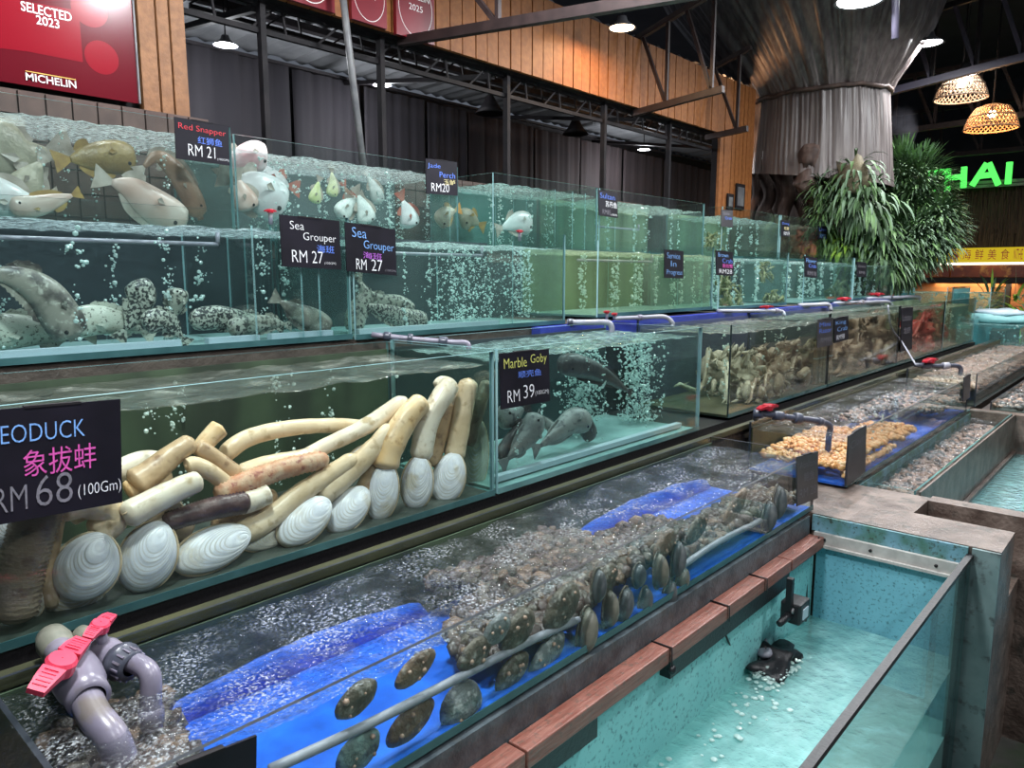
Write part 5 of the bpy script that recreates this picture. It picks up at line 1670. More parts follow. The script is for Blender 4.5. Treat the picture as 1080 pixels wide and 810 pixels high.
fish('tilapia', 'dim grey fish near the surface in the second top tank', [(400, 215), (395, 200), (388, 186)], 18, 3.62, 'fish_silver', 'fin_pale', G2)
fish('tilapia', 'white fish with a red streak above the right sea grouper sign', [(434, 240), (430, 226), (425, 212)], 26, 3.38, 'fish_white', 'fin_red', G2)
fish('jade_perch', 'pale fish behind the jade perch sign corner', [(462, 236), (470, 226), (480, 222)], 22, 3.4, 'fish_pale', 'fin_yellow', 'fish in the teal top tanks')
fish('jade_perch', 'white fish at the bottom of the teal top tank', [(560, 236), (545, 234), (530, 240)], 26, 3.42, 'fish_white', 'fin_pale', 'fish in the teal top tanks', flip=-1)
fish('jade_perch', 'olive fish with a yellow tail at the left of the teal top tank', [(486, 232), (495, 230), (505, 236)], 24, 3.75, 'fish_pale', 'fin_yellow', 'fish in the teal top tanks')
G3 = 'groupers in the middle row'
fish('grouper', 'big mottled grouper bending down at the left, snout on the floor', [(80, 358), (66, 335), (46, 308), (16, 292), (-20, 288)], 44, 2.72, 'grouper_band', 'grouper_band', G3, flip=-1, thick=0.6, spiny=True)
fish('grouper', 'pale spotted grouper lying along the floor at the left', [(-30, 352), (10, 350), (50, 350), (85, 352)], 40, 2.85, 'grouper_pale', 'grouper_pale', G3, flip=-1, thick=0.6, spiny=True)
fish('grouper', 'pale grouper lying behind the big bending one', [(70, 345), (100, 338), (130, 342), (150, 350)], 34, 2.80, 'grouper_pale', 'grouper_pale', G3, flip=-1, thick=0.6, spiny=True)
fish('grouper', 'net-patterned grouper standing nose-up in the middle', [(142, 296), (150, 312), (144, 330), (132, 348)], 32, 2.76, 'grouper_spots', 'grouper_skin', G3, thick=0.6, spiny=True)
fish('grouper', 'dark grouper head-on between the net-patterned and spotted ones', [(188, 304), (186, 320), (184, 335)], 24, 2.72, 'grouper_skin', 'grouper_skin', G3, thick=0.8, spiny=True)
fish('grouper', 'spotted grouper curled low beside the dark one', [(152, 345), (166, 338), (180, 345), (192, 356)], 26, 2.66, 'grouper_spots', 'grouper_spots', G3, flip=-1, thick=0.6, spiny=True)
fish('grouper', 'black-spotted grouper lying along the floor, middle right', [(200, 338), (230, 334), (262, 338), (290, 344)], 26, 2.74, 'grouper_spots', 'grouper_spots', G3, flip=1, thick=0.6, spiny=True)
fish('grouper', 'blotched grouper lying in front of the black-spotted one', [(240, 346), (262, 342), (285, 340), (300, 342)], 22, 2.68, 'grouper_skin', 'grouper_skin', G3, flip=1, thick=0.6, spiny=True)
fish('grouper', 'small grey grouper facing right at the corner of its tank', [(347, 348), (332, 338), (312, 328), (296, 318)], 28, 2.68, 'grouper_band', 'grouper_band', G3, flip=-1, thick=0.6, spiny=True)
fish('grouper', 'mottled grouper heaped in the corner behind the divider glass', [(372, 350), (376, 330), (384, 312), (380, 298)], 26, 2.74, 'grouper_skin', 'grouper_skin', G3, thick=0.6, spiny=True)
fish('grouper', 'spotted grouper lying low in the second middle tank', [(450, 338), (430, 336), (405, 328), (382, 322)], 24, 2.72, 'grouper_spots', 'grouper_skin', G3, flip=-1, thick=0.6, spiny=True)
fish('grouper', 'dark grouper on top of the spotted one in the second middle tank', [(436, 328), (420, 320), (400, 316), (386, 306)], 20, 2.80, 'grouper_skin', 'grouper_skin', G3, flip=-1, thick=0.6, spiny=True)
G4 = 'gobies in the marble goby tank'
fish('marble_goby', 'dark goby swimming level in mid water', [(590, 383), (612, 386), (638, 396), (662, 412)], 26, 2.02, 'goby_dark', 'goby_dark', G4, flip=1, thick=0.7, dorsal=0.25, tail=0.8)
fish('marble_goby', 'grey goby standing nose-up behind the yellow chalk sign', [(566, 436), (560, 455), (548, 470), (536, 484)], 30, 1.95, 'goby_grey', 'goby_grey', G4, flip=1, thick=0.7, dorsal=0.25)
fish('marble_goby', 'grey goby pressed against the glass at the left corner', [(528, 440), (540, 438), (552, 432)], 30, 2.02, 'goby_grey', 'goby_dark', G4, flip=-1, thick=0.7, dorsal=0.2)
fish('marble_goby', 'dark goby low in the left corner', [(526, 484), (534, 470), (546, 452), (556, 440)], 18, 1.99, 'goby_dark', 'goby_dark', G4, flip=1, thick=0.7, dorsal=0.2)
fish('marble_goby', 'grey goby arched on the floor right of the nose-up one', [(620, 446), (604, 443), (588, 456), (570, 470)], 30, 1.97, 'goby_grey', 'goby_grey', G4, flip=-1, thick=0.7, dorsal=0.2)
fish('marble_goby', 'small dark goby behind the arched one', [(624, 462), (616, 448), (604, 442)], 22, 2.05, 'goby_dark', 'goby_dark', G4, flip=1, thick=0.7, dorsal=0.2)
fish('marble_goby', 'thin grey goby slipping between the arched and the nose-up one', [(590, 462), (580, 450), (570, 438)], 14, 2.05, 'goby_grey', 'goby_grey', G4, flip=1, thick=0.7, dorsal=0.2)
# white pads along the tank floors
for (Xa, Xb, Y, z, lb) in ((0.60, 1.15, 2.60, 1.452, 'white plastic strip on the floor of the left grouper tank'), (1.25, 1.45, 2.60, 1.452, 'short white plastic strip in the middle of the left grouper tank'),
                           (1.5, 1.78, 2.60, 1.452, 'white plastic strip at the right end of the left grouper tank'), (1.92, 2.8, 2.61, 1.447, 'white pipe along the floor of the second middle tank'), (2.02, 3.45, 1.90, 0.905, 'pale blue strip along the floor of the goby tank')):
    tag(MB().box(Xa, Xb, Y, Y + 0.035, z, z + 0.022).build('floor_strip', 'pad_white'), lb, 'strip', 'strips on the tank floors')
for (Xa, Xb, Y, z, lb) in ((0.2, 1.38, 2.75, 1.815, 'pale air pipe under the surface of the left grouper tank'), (1.95, 2.82, 2.75, 1.80, 'pale air pipe under the surface of the second middle tank'), (3.65, 4.5, 2.75, 1.79, 'pale air pipe in the green tank'), (4.9, 5.5, 3.5, 2.08, 'thin pipe in the grey-green top tank')):
    T = thing('air_pipe', lb, 'pipe', (Xa, Y, z), 'air pipes inside the tanks')
    MB().tube([(Xa, Y, z), (Xb, Y, z)], 0.008, 10).build('tube', 'pvc_light', T, True)
    MB().tube([(Xb, Y, z), (Xb, Y, z + 0.045)], 0.008, 10).build('riser', 'pvc_light', T, True)

# ------------------------------------------------------------------ crabs and other shellfish
P('crab_pale', (0.36, 0.28, 0.19), (0.22, 0.15, 0.10), rough=0.45, scale=14, bump=0.6, bscale=60, c3=(0.65, 0.62, 0.52), s3=30)
P('crab_brown', (0.18, 0.11, 0.07), (0.30, 0.205, 0.14), rough=0.45, scale=14, bump=0.6, bscale=60, c3=(0.12, 0.07, 0.05), s3=30)
P('crab_white', (0.52, 0.50, 0.40), (0.36, 0.33, 0.24), rough=0.45, scale=14, bump=0.6, bscale=60)
P('crab_red', (0.55, 0.07, 0.05), (0.38, 0.035, 0.03), rough=0.4, scale=14, bump=0.5, bscale=60, c3=(0.6, 0.3, 0.22), s3=30)
P('crab_darkred', (0.30, 0.06, 0.04), (0.42, 0.14, 0.09), rough=0.4, scale=14, bump=0.5, bscale=60)
P('crab_olive', (0.16, 0.17, 0.06), (0.30, 0.30, 0.14), rough=0.45, scale=14, bump=0.5, bscale=60, c3=(0.45, 0.42, 0.3), s3=30)


def crab(name, label, px, py, Y, size, mat, group, seed, legr=0.09, spread=1.0, tilt=0.0, long=1.35, spikes=60, legs=14):
    r = random.Random(seed)
    c = at(px, py, Y=Y)
    T = thing(name, label, 'crab', tuple(c), group)
    mb = MB().ball(c, size * 0.40, size * 0.32, size * 0.34, 26, 18, rough=0.55, sd=seed)
    for k in range(spikes):
        g, h = r.random() * 6.28, jitter(r, 1.2)
        d = Vector((math.cos(g) * math.cos(h), -abs(math.sin(g)) * math.cos(h), math.sin(h)))
        p = c + Vector((d.x * size * 0.37, d.y * size * 0.29, d.z * size * 0.31))
        mb.tube([p, p + d * size * 0.10], [size * 0.035, size * 0.006], 5)
    mb.build('shell', mat, T, True)
    for k in range(legs):
        g = 2 * math.pi * (k + 0.5 * r.random()) / legs + tilt
        d = Vector((math.cos(g), -0.35 + jitter(r, 0.25), math.sin(g))).normalized()
        p0 = c + Vector((d.x * size * 0.3, d.y * size * 0.22, d.z * size * 0.28))
        p1 = p0 + (d + Vector((jitter(r, .5), jitter(r, .2), jitter(r, .5)))) * size * 0.42 * spread
        dn = Vector((jitter(r, .7), -0.1 + jitter(r, .3), -0.55 + jitter(r, .8)))
        p2 = p1 + dn * size * 0.5 * long * spread
        p3 = p2 + (dn + Vector((jitter(r, .5), 0, jitter(r, .5)))) * size * 0.22 * long
        for q in (p1, p2, p3):
            q.y = max(Y - 0.08, min(Y + 0.3, q.y))
            if c.z < 1.4:
                q.x = max(3.92, q.x)
            q.z = min(c.z + size * 0.5, 1.36 if c.z < 1.4 else 1.81 if c.z < 1.87 else 2.27, max(c.z - size * 0.7, q.z, 0.925 if c.z < 1.4 else (1.46 if c.z < 1.87 else 1.885)))
        mb = MB().tube([p0, p1, p2, p3], [size * legr * 0.6, size * legr * 0.62, size * legr * 0.42, size * legr * 0.1], 7)
        for q in range(5):
            s_ = p1.lerp(p2, q / 5)
            e_ = Vector((jitter(r, 1), -0.5, jitter(r, 1))).normalized()
            mb.tube([s_, s_ + e_ * size * legr * 1.7], [size * 0.02, 0.0008], 4)
        mb.build('leg', mat, T, True)
    for sg in (-1, 1):
        p0 = c + Vector((sg * size * 0.35, -size * 0.35, -size * 0.1))
        p1 = p0 + Vector((sg * size * 0.25, -size * 0.1, -size * 0.25))
        p1.z = max(p1.z, (0.925 if c.z < 1.4 else 1.46 if c.z < 1.87 else 1.885) + size * 0.28)
        p1.y = max(p1.y, 1.90) if c.z < 1.4 else p1.y
        mb = MB().tube([p0, p1], [size * 0.06, size * 0.08], 8)
        mb.ball(p1 + Vector((0, 0, -size * 0.1)), size * 0.12, size * 0.08, size * 0.17, 10, 7, rough=0.3)
        mb.build('claw', mat, T, True)
    return T


GC = 'crabs in the lower tanks'
crab('king_crab', 'white-bellied crab on its side at the near corner of the crab tank', 780, 395, 2.08, 0.30, 'crab_white', GC, 1, spread=1.1)
crab('king_crab', 'pale cream crab behind the corner glass of the crab tank', 756, 392, 2.30, 0.34, 'crab_white', GC, 2, spread=1.2)
crab('king_crab', 'tan crab in the middle of the crab tank', 812, 392, 2.06, 0.40, 'crab_pale', GC, 3)
crab('king_crab', 'tan-brown crab with stacked legs on the right of the heap', 838, 386, 2.10, 0.38, 'crab_brown', GC, 4)
crab('king_crab', 'small tan crab at the bottom of the crab tank', 800, 415, 1.98, 0.26, 'crab_pale', GC, 5)
crab('king_crab', 'brown crab at the near end of the second crab tank', 893, 376, 2.0, 0.40, 'crab_brown', GC, 6, legr=0.07)
crab('king_crab', 'brown crab with raised pale legs in the second crab tank', 912, 352, 2.10, 0.50, 'crab_brown', GC, 7, legr=0.07)
crab('king_crab', 'tall brown crab near the far end of the second crab tank', 926, 354, 2.05, 0.46, 'crab_pale', GC, 8, legr=0.07)
crab('king_crab', 'brown crab low at the far end of the second crab tank', 934, 368, 1.98, 0.36, 'crab_brown', GC, 9, legr=0.07)
crab('lobster', 'red lobster at the near end of the lobster tank', 944, 352, 2.1, 0.30, 'crab_red', GC, 10)
crab('lobster', 'large red lobster right of the tall dark sign', 969, 350, 2.05, 0.40, 'crab_red', GC, 11)
crab('lobster', 'red lobster climbing the glass at the far end', 978, 338, 2.1, 0.34, 'crab_red', GC, 12)
crab('lobster', 'small red lobster on the floor beside the tall sign', 972, 366, 1.98, 0.22, 'crab_red', GC, 13)
crab('snow_crab', 'dark red crab filling the last top tank', 848, 256, 3.55, 0.50, 'crab_darkred', 'crabs in the upper tanks', 14, legr=0.05, legs=10)
crab('spiny_crab', 'olive spiny crab on the floor at the near corner of the middle-row crab tank', 766, 322, 2.78, 0.17, 'crab_olive', 'crabs in the upper tanks', 15)
crab('spiny_crab', 'dark olive crab above the floor one at the near corner', 763, 302, 2.85, 0.19, 'crab_olive', 'crabs in the upper tanks', 16)
crab('spiny_crab', 'yellow-green crab clinging to the glass in mid water', 803, 285, 2.80, 0.15, 'crab_olive', 'crabs in the upper tanks', 17)
crab('spiny_crab', 'pale olive crab low in the middle of the middle-row crab tank', 812, 316, 2.80, 0.17, 'crab_olive', 'crabs in the upper tanks', 18)
crab('spiny_crab', 'yellow-green crab in the top row left of the orange reflection tank', 749, 254, 3.62, 0.17, 'crab_olive', 'crabs in the upper tanks', 19)
crab('spiny_crab', 'grey crab heap in the last middle-row tank', 924, 306, 2.8, 0.34, 'crab_pale', 'crabs in the upper tanks', 20)
crab('spiny_crab', 'grey spiny crab low in the fifth middle-row tank', 880, 310, 2.8, 0.28, 'crab_olive', 'crabs in the upper tanks', 21)
# razor clams tied in bundles, standing at the end of the crab tank
for k in range(9):
    px = 859 + (k % 5) * 3.6
    p = at(px, 409, Y=1.93 + 0.05 * (k // 5))
    p.z = 0.915
    T = thing('razor_clam', 'brown razor clam standing in a tied bundle at the far end of the crab tank', 'clam', tuple(p), 'razor clams tied upright')
    MB().box(p.x - 0.022, p.x + 0.022, p.y - 0.012, p.y + 0.012, p.z, p.z + 0.29).build('shell', 'clam_brown', T)
    MB().tube([p + Vector((0, 0, 0.29)), p + Vector((0.01, 0, 0.325))], [0.012, 0.006], 8).build('foot', 'clam_pale', T, True)
    MB().box(p.x - 0.024, p.x + 0.024, p.y - 0.014, p.y + 0.014, p.z + 0.18, p.z + 0.19).build('tie', 'pad_white', T)


# ------------------------------------------------------------------ lamps
P('lamp_metal', (0.10, 0.10, 0.11), rough=0.4)
P('wicker', (0.50, 0.27, 0.12), (0.26, 0.12, 0.05), rough=0.6, scale=40)
P('wicker_pale', (0.55, 0.42, 0.30), (0.28, 0.18, 0.12), rough=0.6, scale=40)
emission('bulb_white', (0.95, 0.97, 1.0), 20)
emission('bulb_warm', (1.0, 0.72, 0.42), 16)


def bell(label, c, r, warm=False, roofz_=None, group='white bell lamps under the roof'):
    T = thing('ceiling_lamp', label, 'lamp', tuple(c), group)
    c = Vector(c)
    MB().lathe([(r * 0.12, r * 0.85), (r * 0.3, r * 0.8), (r * 0.42, r * 0.45), (r * 1.0, r * 0.02), (r * 1.02, 0), (r * 0.97, 0.0), (r * 0.4, r * 0.40), (0.001, r * 0.42)], c, 28).build('shade', 'lamp_metal', T, True)
    mb = MB()
    disc_n = 24
    b = len(mb.v)
    mb.lathe([(0.001, r * 0.10), (r * 0.86, r * 0.02), (r * 0.86, r * 0.10), (0.001, r * 0.22)], c, disc_n)
    mb.build('bulb', 'bulb_warm' if warm else 'bulb_white', T, True)
    top = roofz_ or c.z + 1.0
    MB().tube([c + Vector((0, 0, r * 0.8)), Vector((c.x, c.y, top))], 0.006, 6).build('cord', 'black_steel', T, True)
    return T


def roof_at(x, y):
    return 6.4


txt = ['over the long grey kerb, above the picture', 'above the tanks in mid hall', 'over the walkway behind the basin', 'above the far trays', 'over the far clam trays', 'behind the visitor', 'far down the walkway', 'close over the top row at the left']
for i, p in enumerate(ADDED_LAMPS):
    bell('added unseen white bell lamp hanging ' + txt[i], p, 0.2, roofz_=roof_at(p[0], p[1]))
c = at(656, 30, X=5.6)
bell('warm-white bell lamp glowing in front of the timber wall', c, 0.12, True, roof_at(c.x, c.y))
area('warm_lamp_light', c + Vector((0, 0, -0.03)), 0.2, 16, (1.0, 0.62, 0.32))
c = at(906, 2, X=6.6)
bell('big bright bell lamp in front of the netting cone, cut by the top edge', c, 0.19, False, roof_at(c.x, c.y))
area('white_lamp_light', c + Vector((0, 0, -0.03)), 0.3, 60, (0.95, 0.97, 1.0))
c = at(979, 46, X=10.3)
bell('bright bell lamp right of the netting cone', c, 0.17, False, 6.4)
area('white_lamp_light', c + Vector((0, 0, -0.03)), 0.3, 90, (0.95, 0.97, 1.0))
c = at(1018, 78, X=12.8)
bell('bell lamp just above the pale wicker shade', c, 0.19, False, 6.4)
for (x, y, Y, e, lb) in ((238, 48, 6.2, 130, 'clip lamp under the corrugated side roof at the left'), (403, 90, 6.3, 110, 'small bright lamp in the side room beside the second post'), (679, 158, 6.3, 150, 'bright lamp in the side room near its far end')):
    c = at(x, y, Y=Y)
    bell(lb, c, 0.10, False, 4.03, 'lamps in the side room')
    l_ = bpy.data.lights.new('side_lamp_light', 'POINT')
    l_.energy = e * 0.36
    l_.shadow_soft_size = 0.06
    l_.color = (0.92, 0.95, 1.0)
    lo = bpy.data.objects.new('side_lamp_light', l_)
    lo.location = c + Vector((0, 0, -0.09))
    scn.collection.objects.link(lo)
for (x, y, X, lb) in ((1000, 185, 17, 'f'),):
    pass
# two dark cone pendants in the side room
for (x, y, Y, lb) in ((517, 118, 5.9, 'unlit black cone pendant left in the side room'), (607, 140, 5.9, 'unlit black cone pendant right in the side room')):
    c = at(x, y, Y=Y)
    T = thing('pendant_lamp', lb, 'lamp', tuple(c), 'unlit pendants in the side room')
    MB().lathe([(0.02, 0.20), (0.05, 0.15), (0.10, 0.06), (0.17, -0.02), (0.165, -0.02), (0.09, 0.05), (0.001, 0.12)], c, 20).build('shade', 'black_steel', T, True)
    MB().tube([c + Vector((0, 0, 0.2)), Vector((c.x, c.y, 4.02))], 0.008, 6).build('cord', 'black_steel', T, True)


def wicker_lamp(label, px, py, wpx, X, mat, light, top):
    c = at(px, py, X=X)
    R = wpx * depth(c) / 780 / 2
    T = thing('wicker_lamp', label, 'lamp', tuple(c), 'wicker basket lamps')
    prof = [(R * 0.30, R * 0.95), (R * 0.62, R * 0.85), (R * 0.84, R * 0.5), (R * 0.95, R * 0.2), (R, 0)]
    mb = MB()
    nn = 34
    for k in range(nn):            # woven diagonal strands
        for sgn in (-1, 1):
            pts = []
            for j in range(9):
                f = j / 8 * (len(prof) - 1)
                i = min(int(f), len(prof) - 2)
                t = f - i
                r = prof[i][0] * (1 - t) + prof[i + 1][0] * t
                z = prof[i][1] * (1 - t) + prof[i + 1][1] * t
                g = 2 * math.pi * k / nn + sgn * j * 0.10
                pts.append(c + Vector((math.cos(g) * r, math.sin(g) * r, z)))
            mb.tube(pts, R * 0.022, 4, caps=False)
    o = mb.build('weave', mat, T, True)
    o['kind'] = 'stuff'
    for (r, z) in (prof[0], prof[2], prof[4]):
        MB().tube([c + Vector((math.cos(2 * math.pi * k / 28) * r, math.sin(2 * math.pi * k / 28) * r, z)) for k in range(29)], R * 0.035, 6, caps=False).build('hoop', mat, T, True)
    MB().ball(c + Vector((0, 0, R * 0.6)), R * 0.16, n=12, m=8).build('bulb', 'bulb_warm' if light else 'bulb_white', T, True)
    MB().tube([c + Vector((0, 0, R * 0.7)), Vector((c.x, c.y, top))], 0.012, 6).build('cord', 'black_steel', T, True)
    l_ = bpy.data.lights.new('wicker_bulb_light', 'POINT')
    l_.energy = 70 if light else 40
    l_.color = (1.0, 0.55, 0.28) if light else (1.0, 0.85, 0.7)
    l_.shadow_soft_size = R * 0.2
    lo = bpy.data.objects.new('wicker_bulb_light', l_)
    lo.location = c + Vector((0, 0, R * 0.42))
    scn.collection.objects.link(lo)


wicker_lamp('orange glowing wicker basket lamp, the lower one at the right', 1045, 136, 50, 13.5, 'wicker', True, 6.4)
wicker_lamp('pale wicker basket lamp above and left of the orange one', 1013, 104, 50, 13.2, 'wicker_pale', False, 6.4)
wicker_lamp('wicker basket lamp half hidden behind the netting cone, in front of the timber wall', 750, 105, 44, 8.6, 'wicker', True, roof_at(8.6, 4.2))

# ------------------------------------------------------------------ netting-wrapped tree
P('netting', (0.10, 0.078, 0.075), (0.18, 0.15, 0.14), rough=0.42, scale=6, stretch=(3, 3, 0.2), spec=0.5)
P('bark', (0.05, 0.03, 0.025), (0.12, 0.075, 0.06), rough=0.7, scale=10, stretch=(1, 1, 0.3), bump=0.8, bscale=25)
P('leaf_dark', (0.03, 0.07, 0.022), (0.06, 0.12, 0.045), rough=0.6, scale=5)
P('leaf_mid', (0.07, 0.15, 0.045), (0.13, 0.24, 0.08), rough=0.6, scale=5)
P('leaf_lime', (0.20, 0.38, 0.04), (0.30, 0.50, 0.08), rough=0.6, scale=5)
P('leaf_grey', (0.10, 0.17, 0.10), (0.17, 0.26, 0.16), rough=0.6, scale=5)
P('moss_ball', (0.10, 0.08, 0.05), (0.20, 0.17, 0.10), rough=0.8, scale=12, bump=1, bscale=30)
TX = 10.0


def tp(x, y, X=TX):
    return at(x, y, X=X)


T = thing('wrapped_tree', 'tree trunk wrapped in pleated grey-brown netting widening to a cone under the roof', 'tree', (TX, 3.7, FZ))


def netcone(rows, amp, nm, seed, K=420):
    """rows: (left px, right px, y left, y right)"""
    mb = MB()
    R_ = []
    for (xl, xr, yl, yr) in rows:
        a, b_ = tp(xl, yl), tp(xr, yr)
        R_.append(((a + b_) / 2, (a - b_).length / 2, a.z, b_.z))
    rows_ = []
    for i in range(len(R_) - 1):
        for s in range(6):
            t = s / 6
            c0, r0, zl0, zr0 = R_[i]
            c1, r1, zl1, zr1 = R_[i + 1]
            rows_.append((c0.lerp(c1, t), r0 + (r1 - r0) * t, zl0 + (zl1 - zl0) * t, zr0 + (zr1 - zr0) * t))
    rows_.append(R_[-1])
    for j, (c, r, zl, zr) in enumerate(rows_):
        for k in range(K):
            g = 2 * math.pi * k / K
            ft = 0.9 * noise.noise(Vector((math.cos(g) * 8 + seed, math.sin(g) * 8, 0.3 + j * 0.05))) + 0.55 * noise.noise(Vector((math.cos(g) * 24, math.sin(g) * 24 + seed, j * 0.04))) + 0.42 * noise.noise(Vector((math.cos(g) * 62, math.sin(g) * 62 + seed, j * 0.05)))
            rr = r * (1 + amp * ft)
            y = math.sin(g)      # +y is the left side in the picture
            z = (zl + zr) / 2 + (zl - zr) / 2 * y
            mb.v.append((c.x + rr * 0.8 * math.cos(g), c.y + rr * y, z))
    n = len(rows_)
    for j in range(n - 1):
        for k in range(K):
            k2 = (k + 1) % K
            mb.face([j * K + k, j * K + k2, (j + 1) * K + k2, (j + 1) * K + k])
    return mb.build(nm, 'netting', T, True)


netcone([(690, 1010, -40, -60), (722, 975, 25, 25), (755, 958, 72, 55), (782, 942, 108, 82), (791, 936, 121, 93)], 0.055, 'upper_netting', 3)
netcone([(792, 936, 119, 92), (790, 938, 150, 130), (787, 939, 178, 170), (787, 939, 186, 196)], 0.04, 'lower_netting', 8)
pts = []
a, b_ = tp(789, 120), tp(938, 93)
c = (a + b_) / 2
r = (a - b_).length / 2
for k in range(49):
    g = 2 * math.pi * k / 48
    pts.append(Vector((c.x + r * 0.82 * math.cos(g), c.y + r * 1.01 * math.sin(g), c.z + (a.z - b_.z) / 2 * math.sin(g) + 0.03 * (noise.noise(Vector((k * 0.7, 0, 0)))))))
MB().tube(pts, 0.025, 8, caps=False).build('tie_cord', 'bark', T, True)
for k, (x0, x1, xb) in enumerate([(795, 798, 790), (806, 800, 812), (815, 822, 818), (826, 832, 824), (840, 838, 848), (850, 858, 846), (862, 856, 868), (800, 812, 802), (872, 880, 876), (885, 890, 884), (900, 902, 905), (915, 912, 918)]):
    dx = (k % 3) * 0.25 - 0.1
    MB().tube(smoothpath([tp(x0, 180, TX + dx), tp(x1, 205, TX + dx), tp(xb, 235, TX + dx), tp(x0, 300, TX + dx), Vector((TX + dx, tp(x0, 300).y, FZ))], 6), [0.05] * 19 + [0.07] * 6 if False else 0.055 + 0.012 * (k % 4), 9).build('root', 'bark', T, True)
MB().tube([tp(862, 150, TX + 0.9), Vector((TX + 0.7, tp(862, 150).y, FZ))], 0.55, 16).build('trunk', 'bark', T, True)
MB().ball(tp(854, 165, 9.35), 0.15, 0.15, 0.17, 20, 14, rough=0.35, sd=4).ball(tp(850, 190, 9.35), 0.13, 0.13, 0.17, 20, 14, rough=0.35, sd=5).build('knot', 'bark', T, True)


def leafblade(mb, p, d, L, wd, droop, mi=0, seg=4):
    """folded, bending leaf"""
    d = d.normalized()
    s = d.cross(Vector((0, 0, 1)))
    if s.length < 0.05:
        s = Vector((1, 0, 0))
    s.normalize()
    b = len(mb.v)
    q = Vector(p)
    for i in range(seg + 1):
        f = i / seg
        ww = wd * math.sin(math.pi * (0.12 + 0.86 * f)) * 0.5
        n_ = s.cross(d)
        mb.v.append(tuple(q - s * ww + n_ * ww * 0.25))
        mb.v.append(tuple(q))
        mb.v.append(tuple(q + s * ww + n_ * ww * 0.25))
        d = (d + Vector((0, 0, -droop / seg))).normalized()
        q = q + d * (L / seg)
    for i in range(seg):
        a = b + i * 3
        mb.face([a, a + 1, a + 4, a + 3], mi)
        mb.face([a + 1, a + 2, a + 5, a + 4], mi)


def plant(name, label, centers, n, L, wd, droop, mats, seed, dirf=None, core=None, cat='plant'):
    r = random.Random(seed)
    T = thing(name, label, cat, tuple(centers[0][0]), 'plants on the wrapped tree')
    mb = MB()
    for (c, rad) in centers:
        for k in range(n // len(centers)):
            d = Vector((r.gauss(0, 1), r.gauss(0, 1), r.gauss(0, 1))).normalized()
            p = Vector(c) + Vector((d.x * rad, d.y * rad, d.z * rad)) * (r.random() ** 0.4)
            dd = dirf(d, r) if dirf else d + Vector((-0.4, -0.1, 0.1))
            leafblade(mb, p, dd, L * (0.6 + 0.8 * r.random()), wd * (0.7 + 0.6 * r.random()), droop, r.randrange(len(mats)))
    o = mb.build('foliage', mats, T, True)
    o['kind'] = 'stuff'
    if core:
        MB().ball(centers[0][0], core, core, core, 12, 8, rough=0.8, sd=seed).build('root_ball', 'moss_ball', T, True)
    c = Vector(centers[0][0])
    MB().tube([c + Vector((0.25, 0, -0.2)), c], 0.03, 6).build('stem', 'bark', T, True)
    return T


PXX = 9.3
plant('staghorn_fern', 'staghorn fern with hanging strap leaves in the middle of the tree', [(tp(900, 188, PXX), 0.24), (tp(915, 212, PXX), 0.30), (tp(893, 208, PXX), 0.2)], 330, 0.26, 0.038, 2.0, ['leaf_mid', 'leaf_grey', 'leaf_dark'], 51, core=0.2)
plant('hanging_fern', 'narrow leafy fern hanging below the knotted roots', [(tp(866, 198, PXX), 0.13), (tp(868, 220, PXX), 0.17), (tp(864, 235, PXX), 0.16)], 300, 0.18, 0.022, 1.2, ['leaf_mid', 'leaf_grey', 'leaf_dark'], 52)
plant('lime_plant', 'bright lime-green strap-leaved plant behind the far tanks', [(tp(879, 262, 9.6), 0.22), (tp(893, 268, 9.6), 0.20), (tp(874, 250, 9.6), 0.15)], 560, 0.18, 0.032, 1.6, ['leaf_lime', 'leaf_mid', 'leaf_mid'], 53)
plant('strap_plant', 'green strap-leaved plant hanging over the far end of the middle row', [(tp(912, 250, 9.75), 0.26), (tp(925, 262, 9.75), 0.30), (tp(918, 240, 9.75), 0.26), (tp(930, 278, 9.75), 0.24)], 700, 0.26, 0.032, 1.5, ['leaf_mid', 'leaf_dark', 'leaf_grey'], 54)
plant('bushy_palm', 'tall bushy dark-green plant with fine leaves right of the netting', [(tp(950, 182, 10.6), 0.36), (tp(968, 190, 10.6), 0.38), (tp(952, 212, 10.6), 0.45), (tp(975, 215, 10.6), 0.36), (tp(960, 235, 10.6), 0.4), (tp(986, 240, 10.6), 0.3)], 5200, 0.16, 0.020, 0.5, ['leaf_dark', 'leaf_dark', 'leaf_mid', 'leaf_grey'], 55)
plant('grey_green_bush', 'grey-green feathery plant at the lower right of the tree', [(tp(960, 258, 10.2), 0.40), (tp(984, 250, 10.4), 0.34), (tp(940, 266, 10.2), 0.33), (tp(952, 278, 10.2), 0.28), (tp(988, 232, 10.4), 0.25)], 4600, 0.15, 0.022, 0.9, ['leaf_grey', 'leaf_mid', 'leaf_dark', 'leaf_grey'], 56)
mb = MB()
T2_ = thing('broad_leaf', 'large single folded leaf between the strap leaves and the bushy plant', 'plant', tuple(tp(932, 200, 9.75)), 'plants on the wrapped tree')
leafblade(mb, tp(922, 215, 9.75), Vector((0.1, -1, 0.5)), 0.55, 0.42, 1.8, 0, 8)
mb.build('blade', 'leaf_grey', T2_, True)
MB().tube([tp(922, 215, 9.75), tp(915, 235, 9.8)], 0.012, 6).build('stalk', 'leaf_dark', T2_, True)

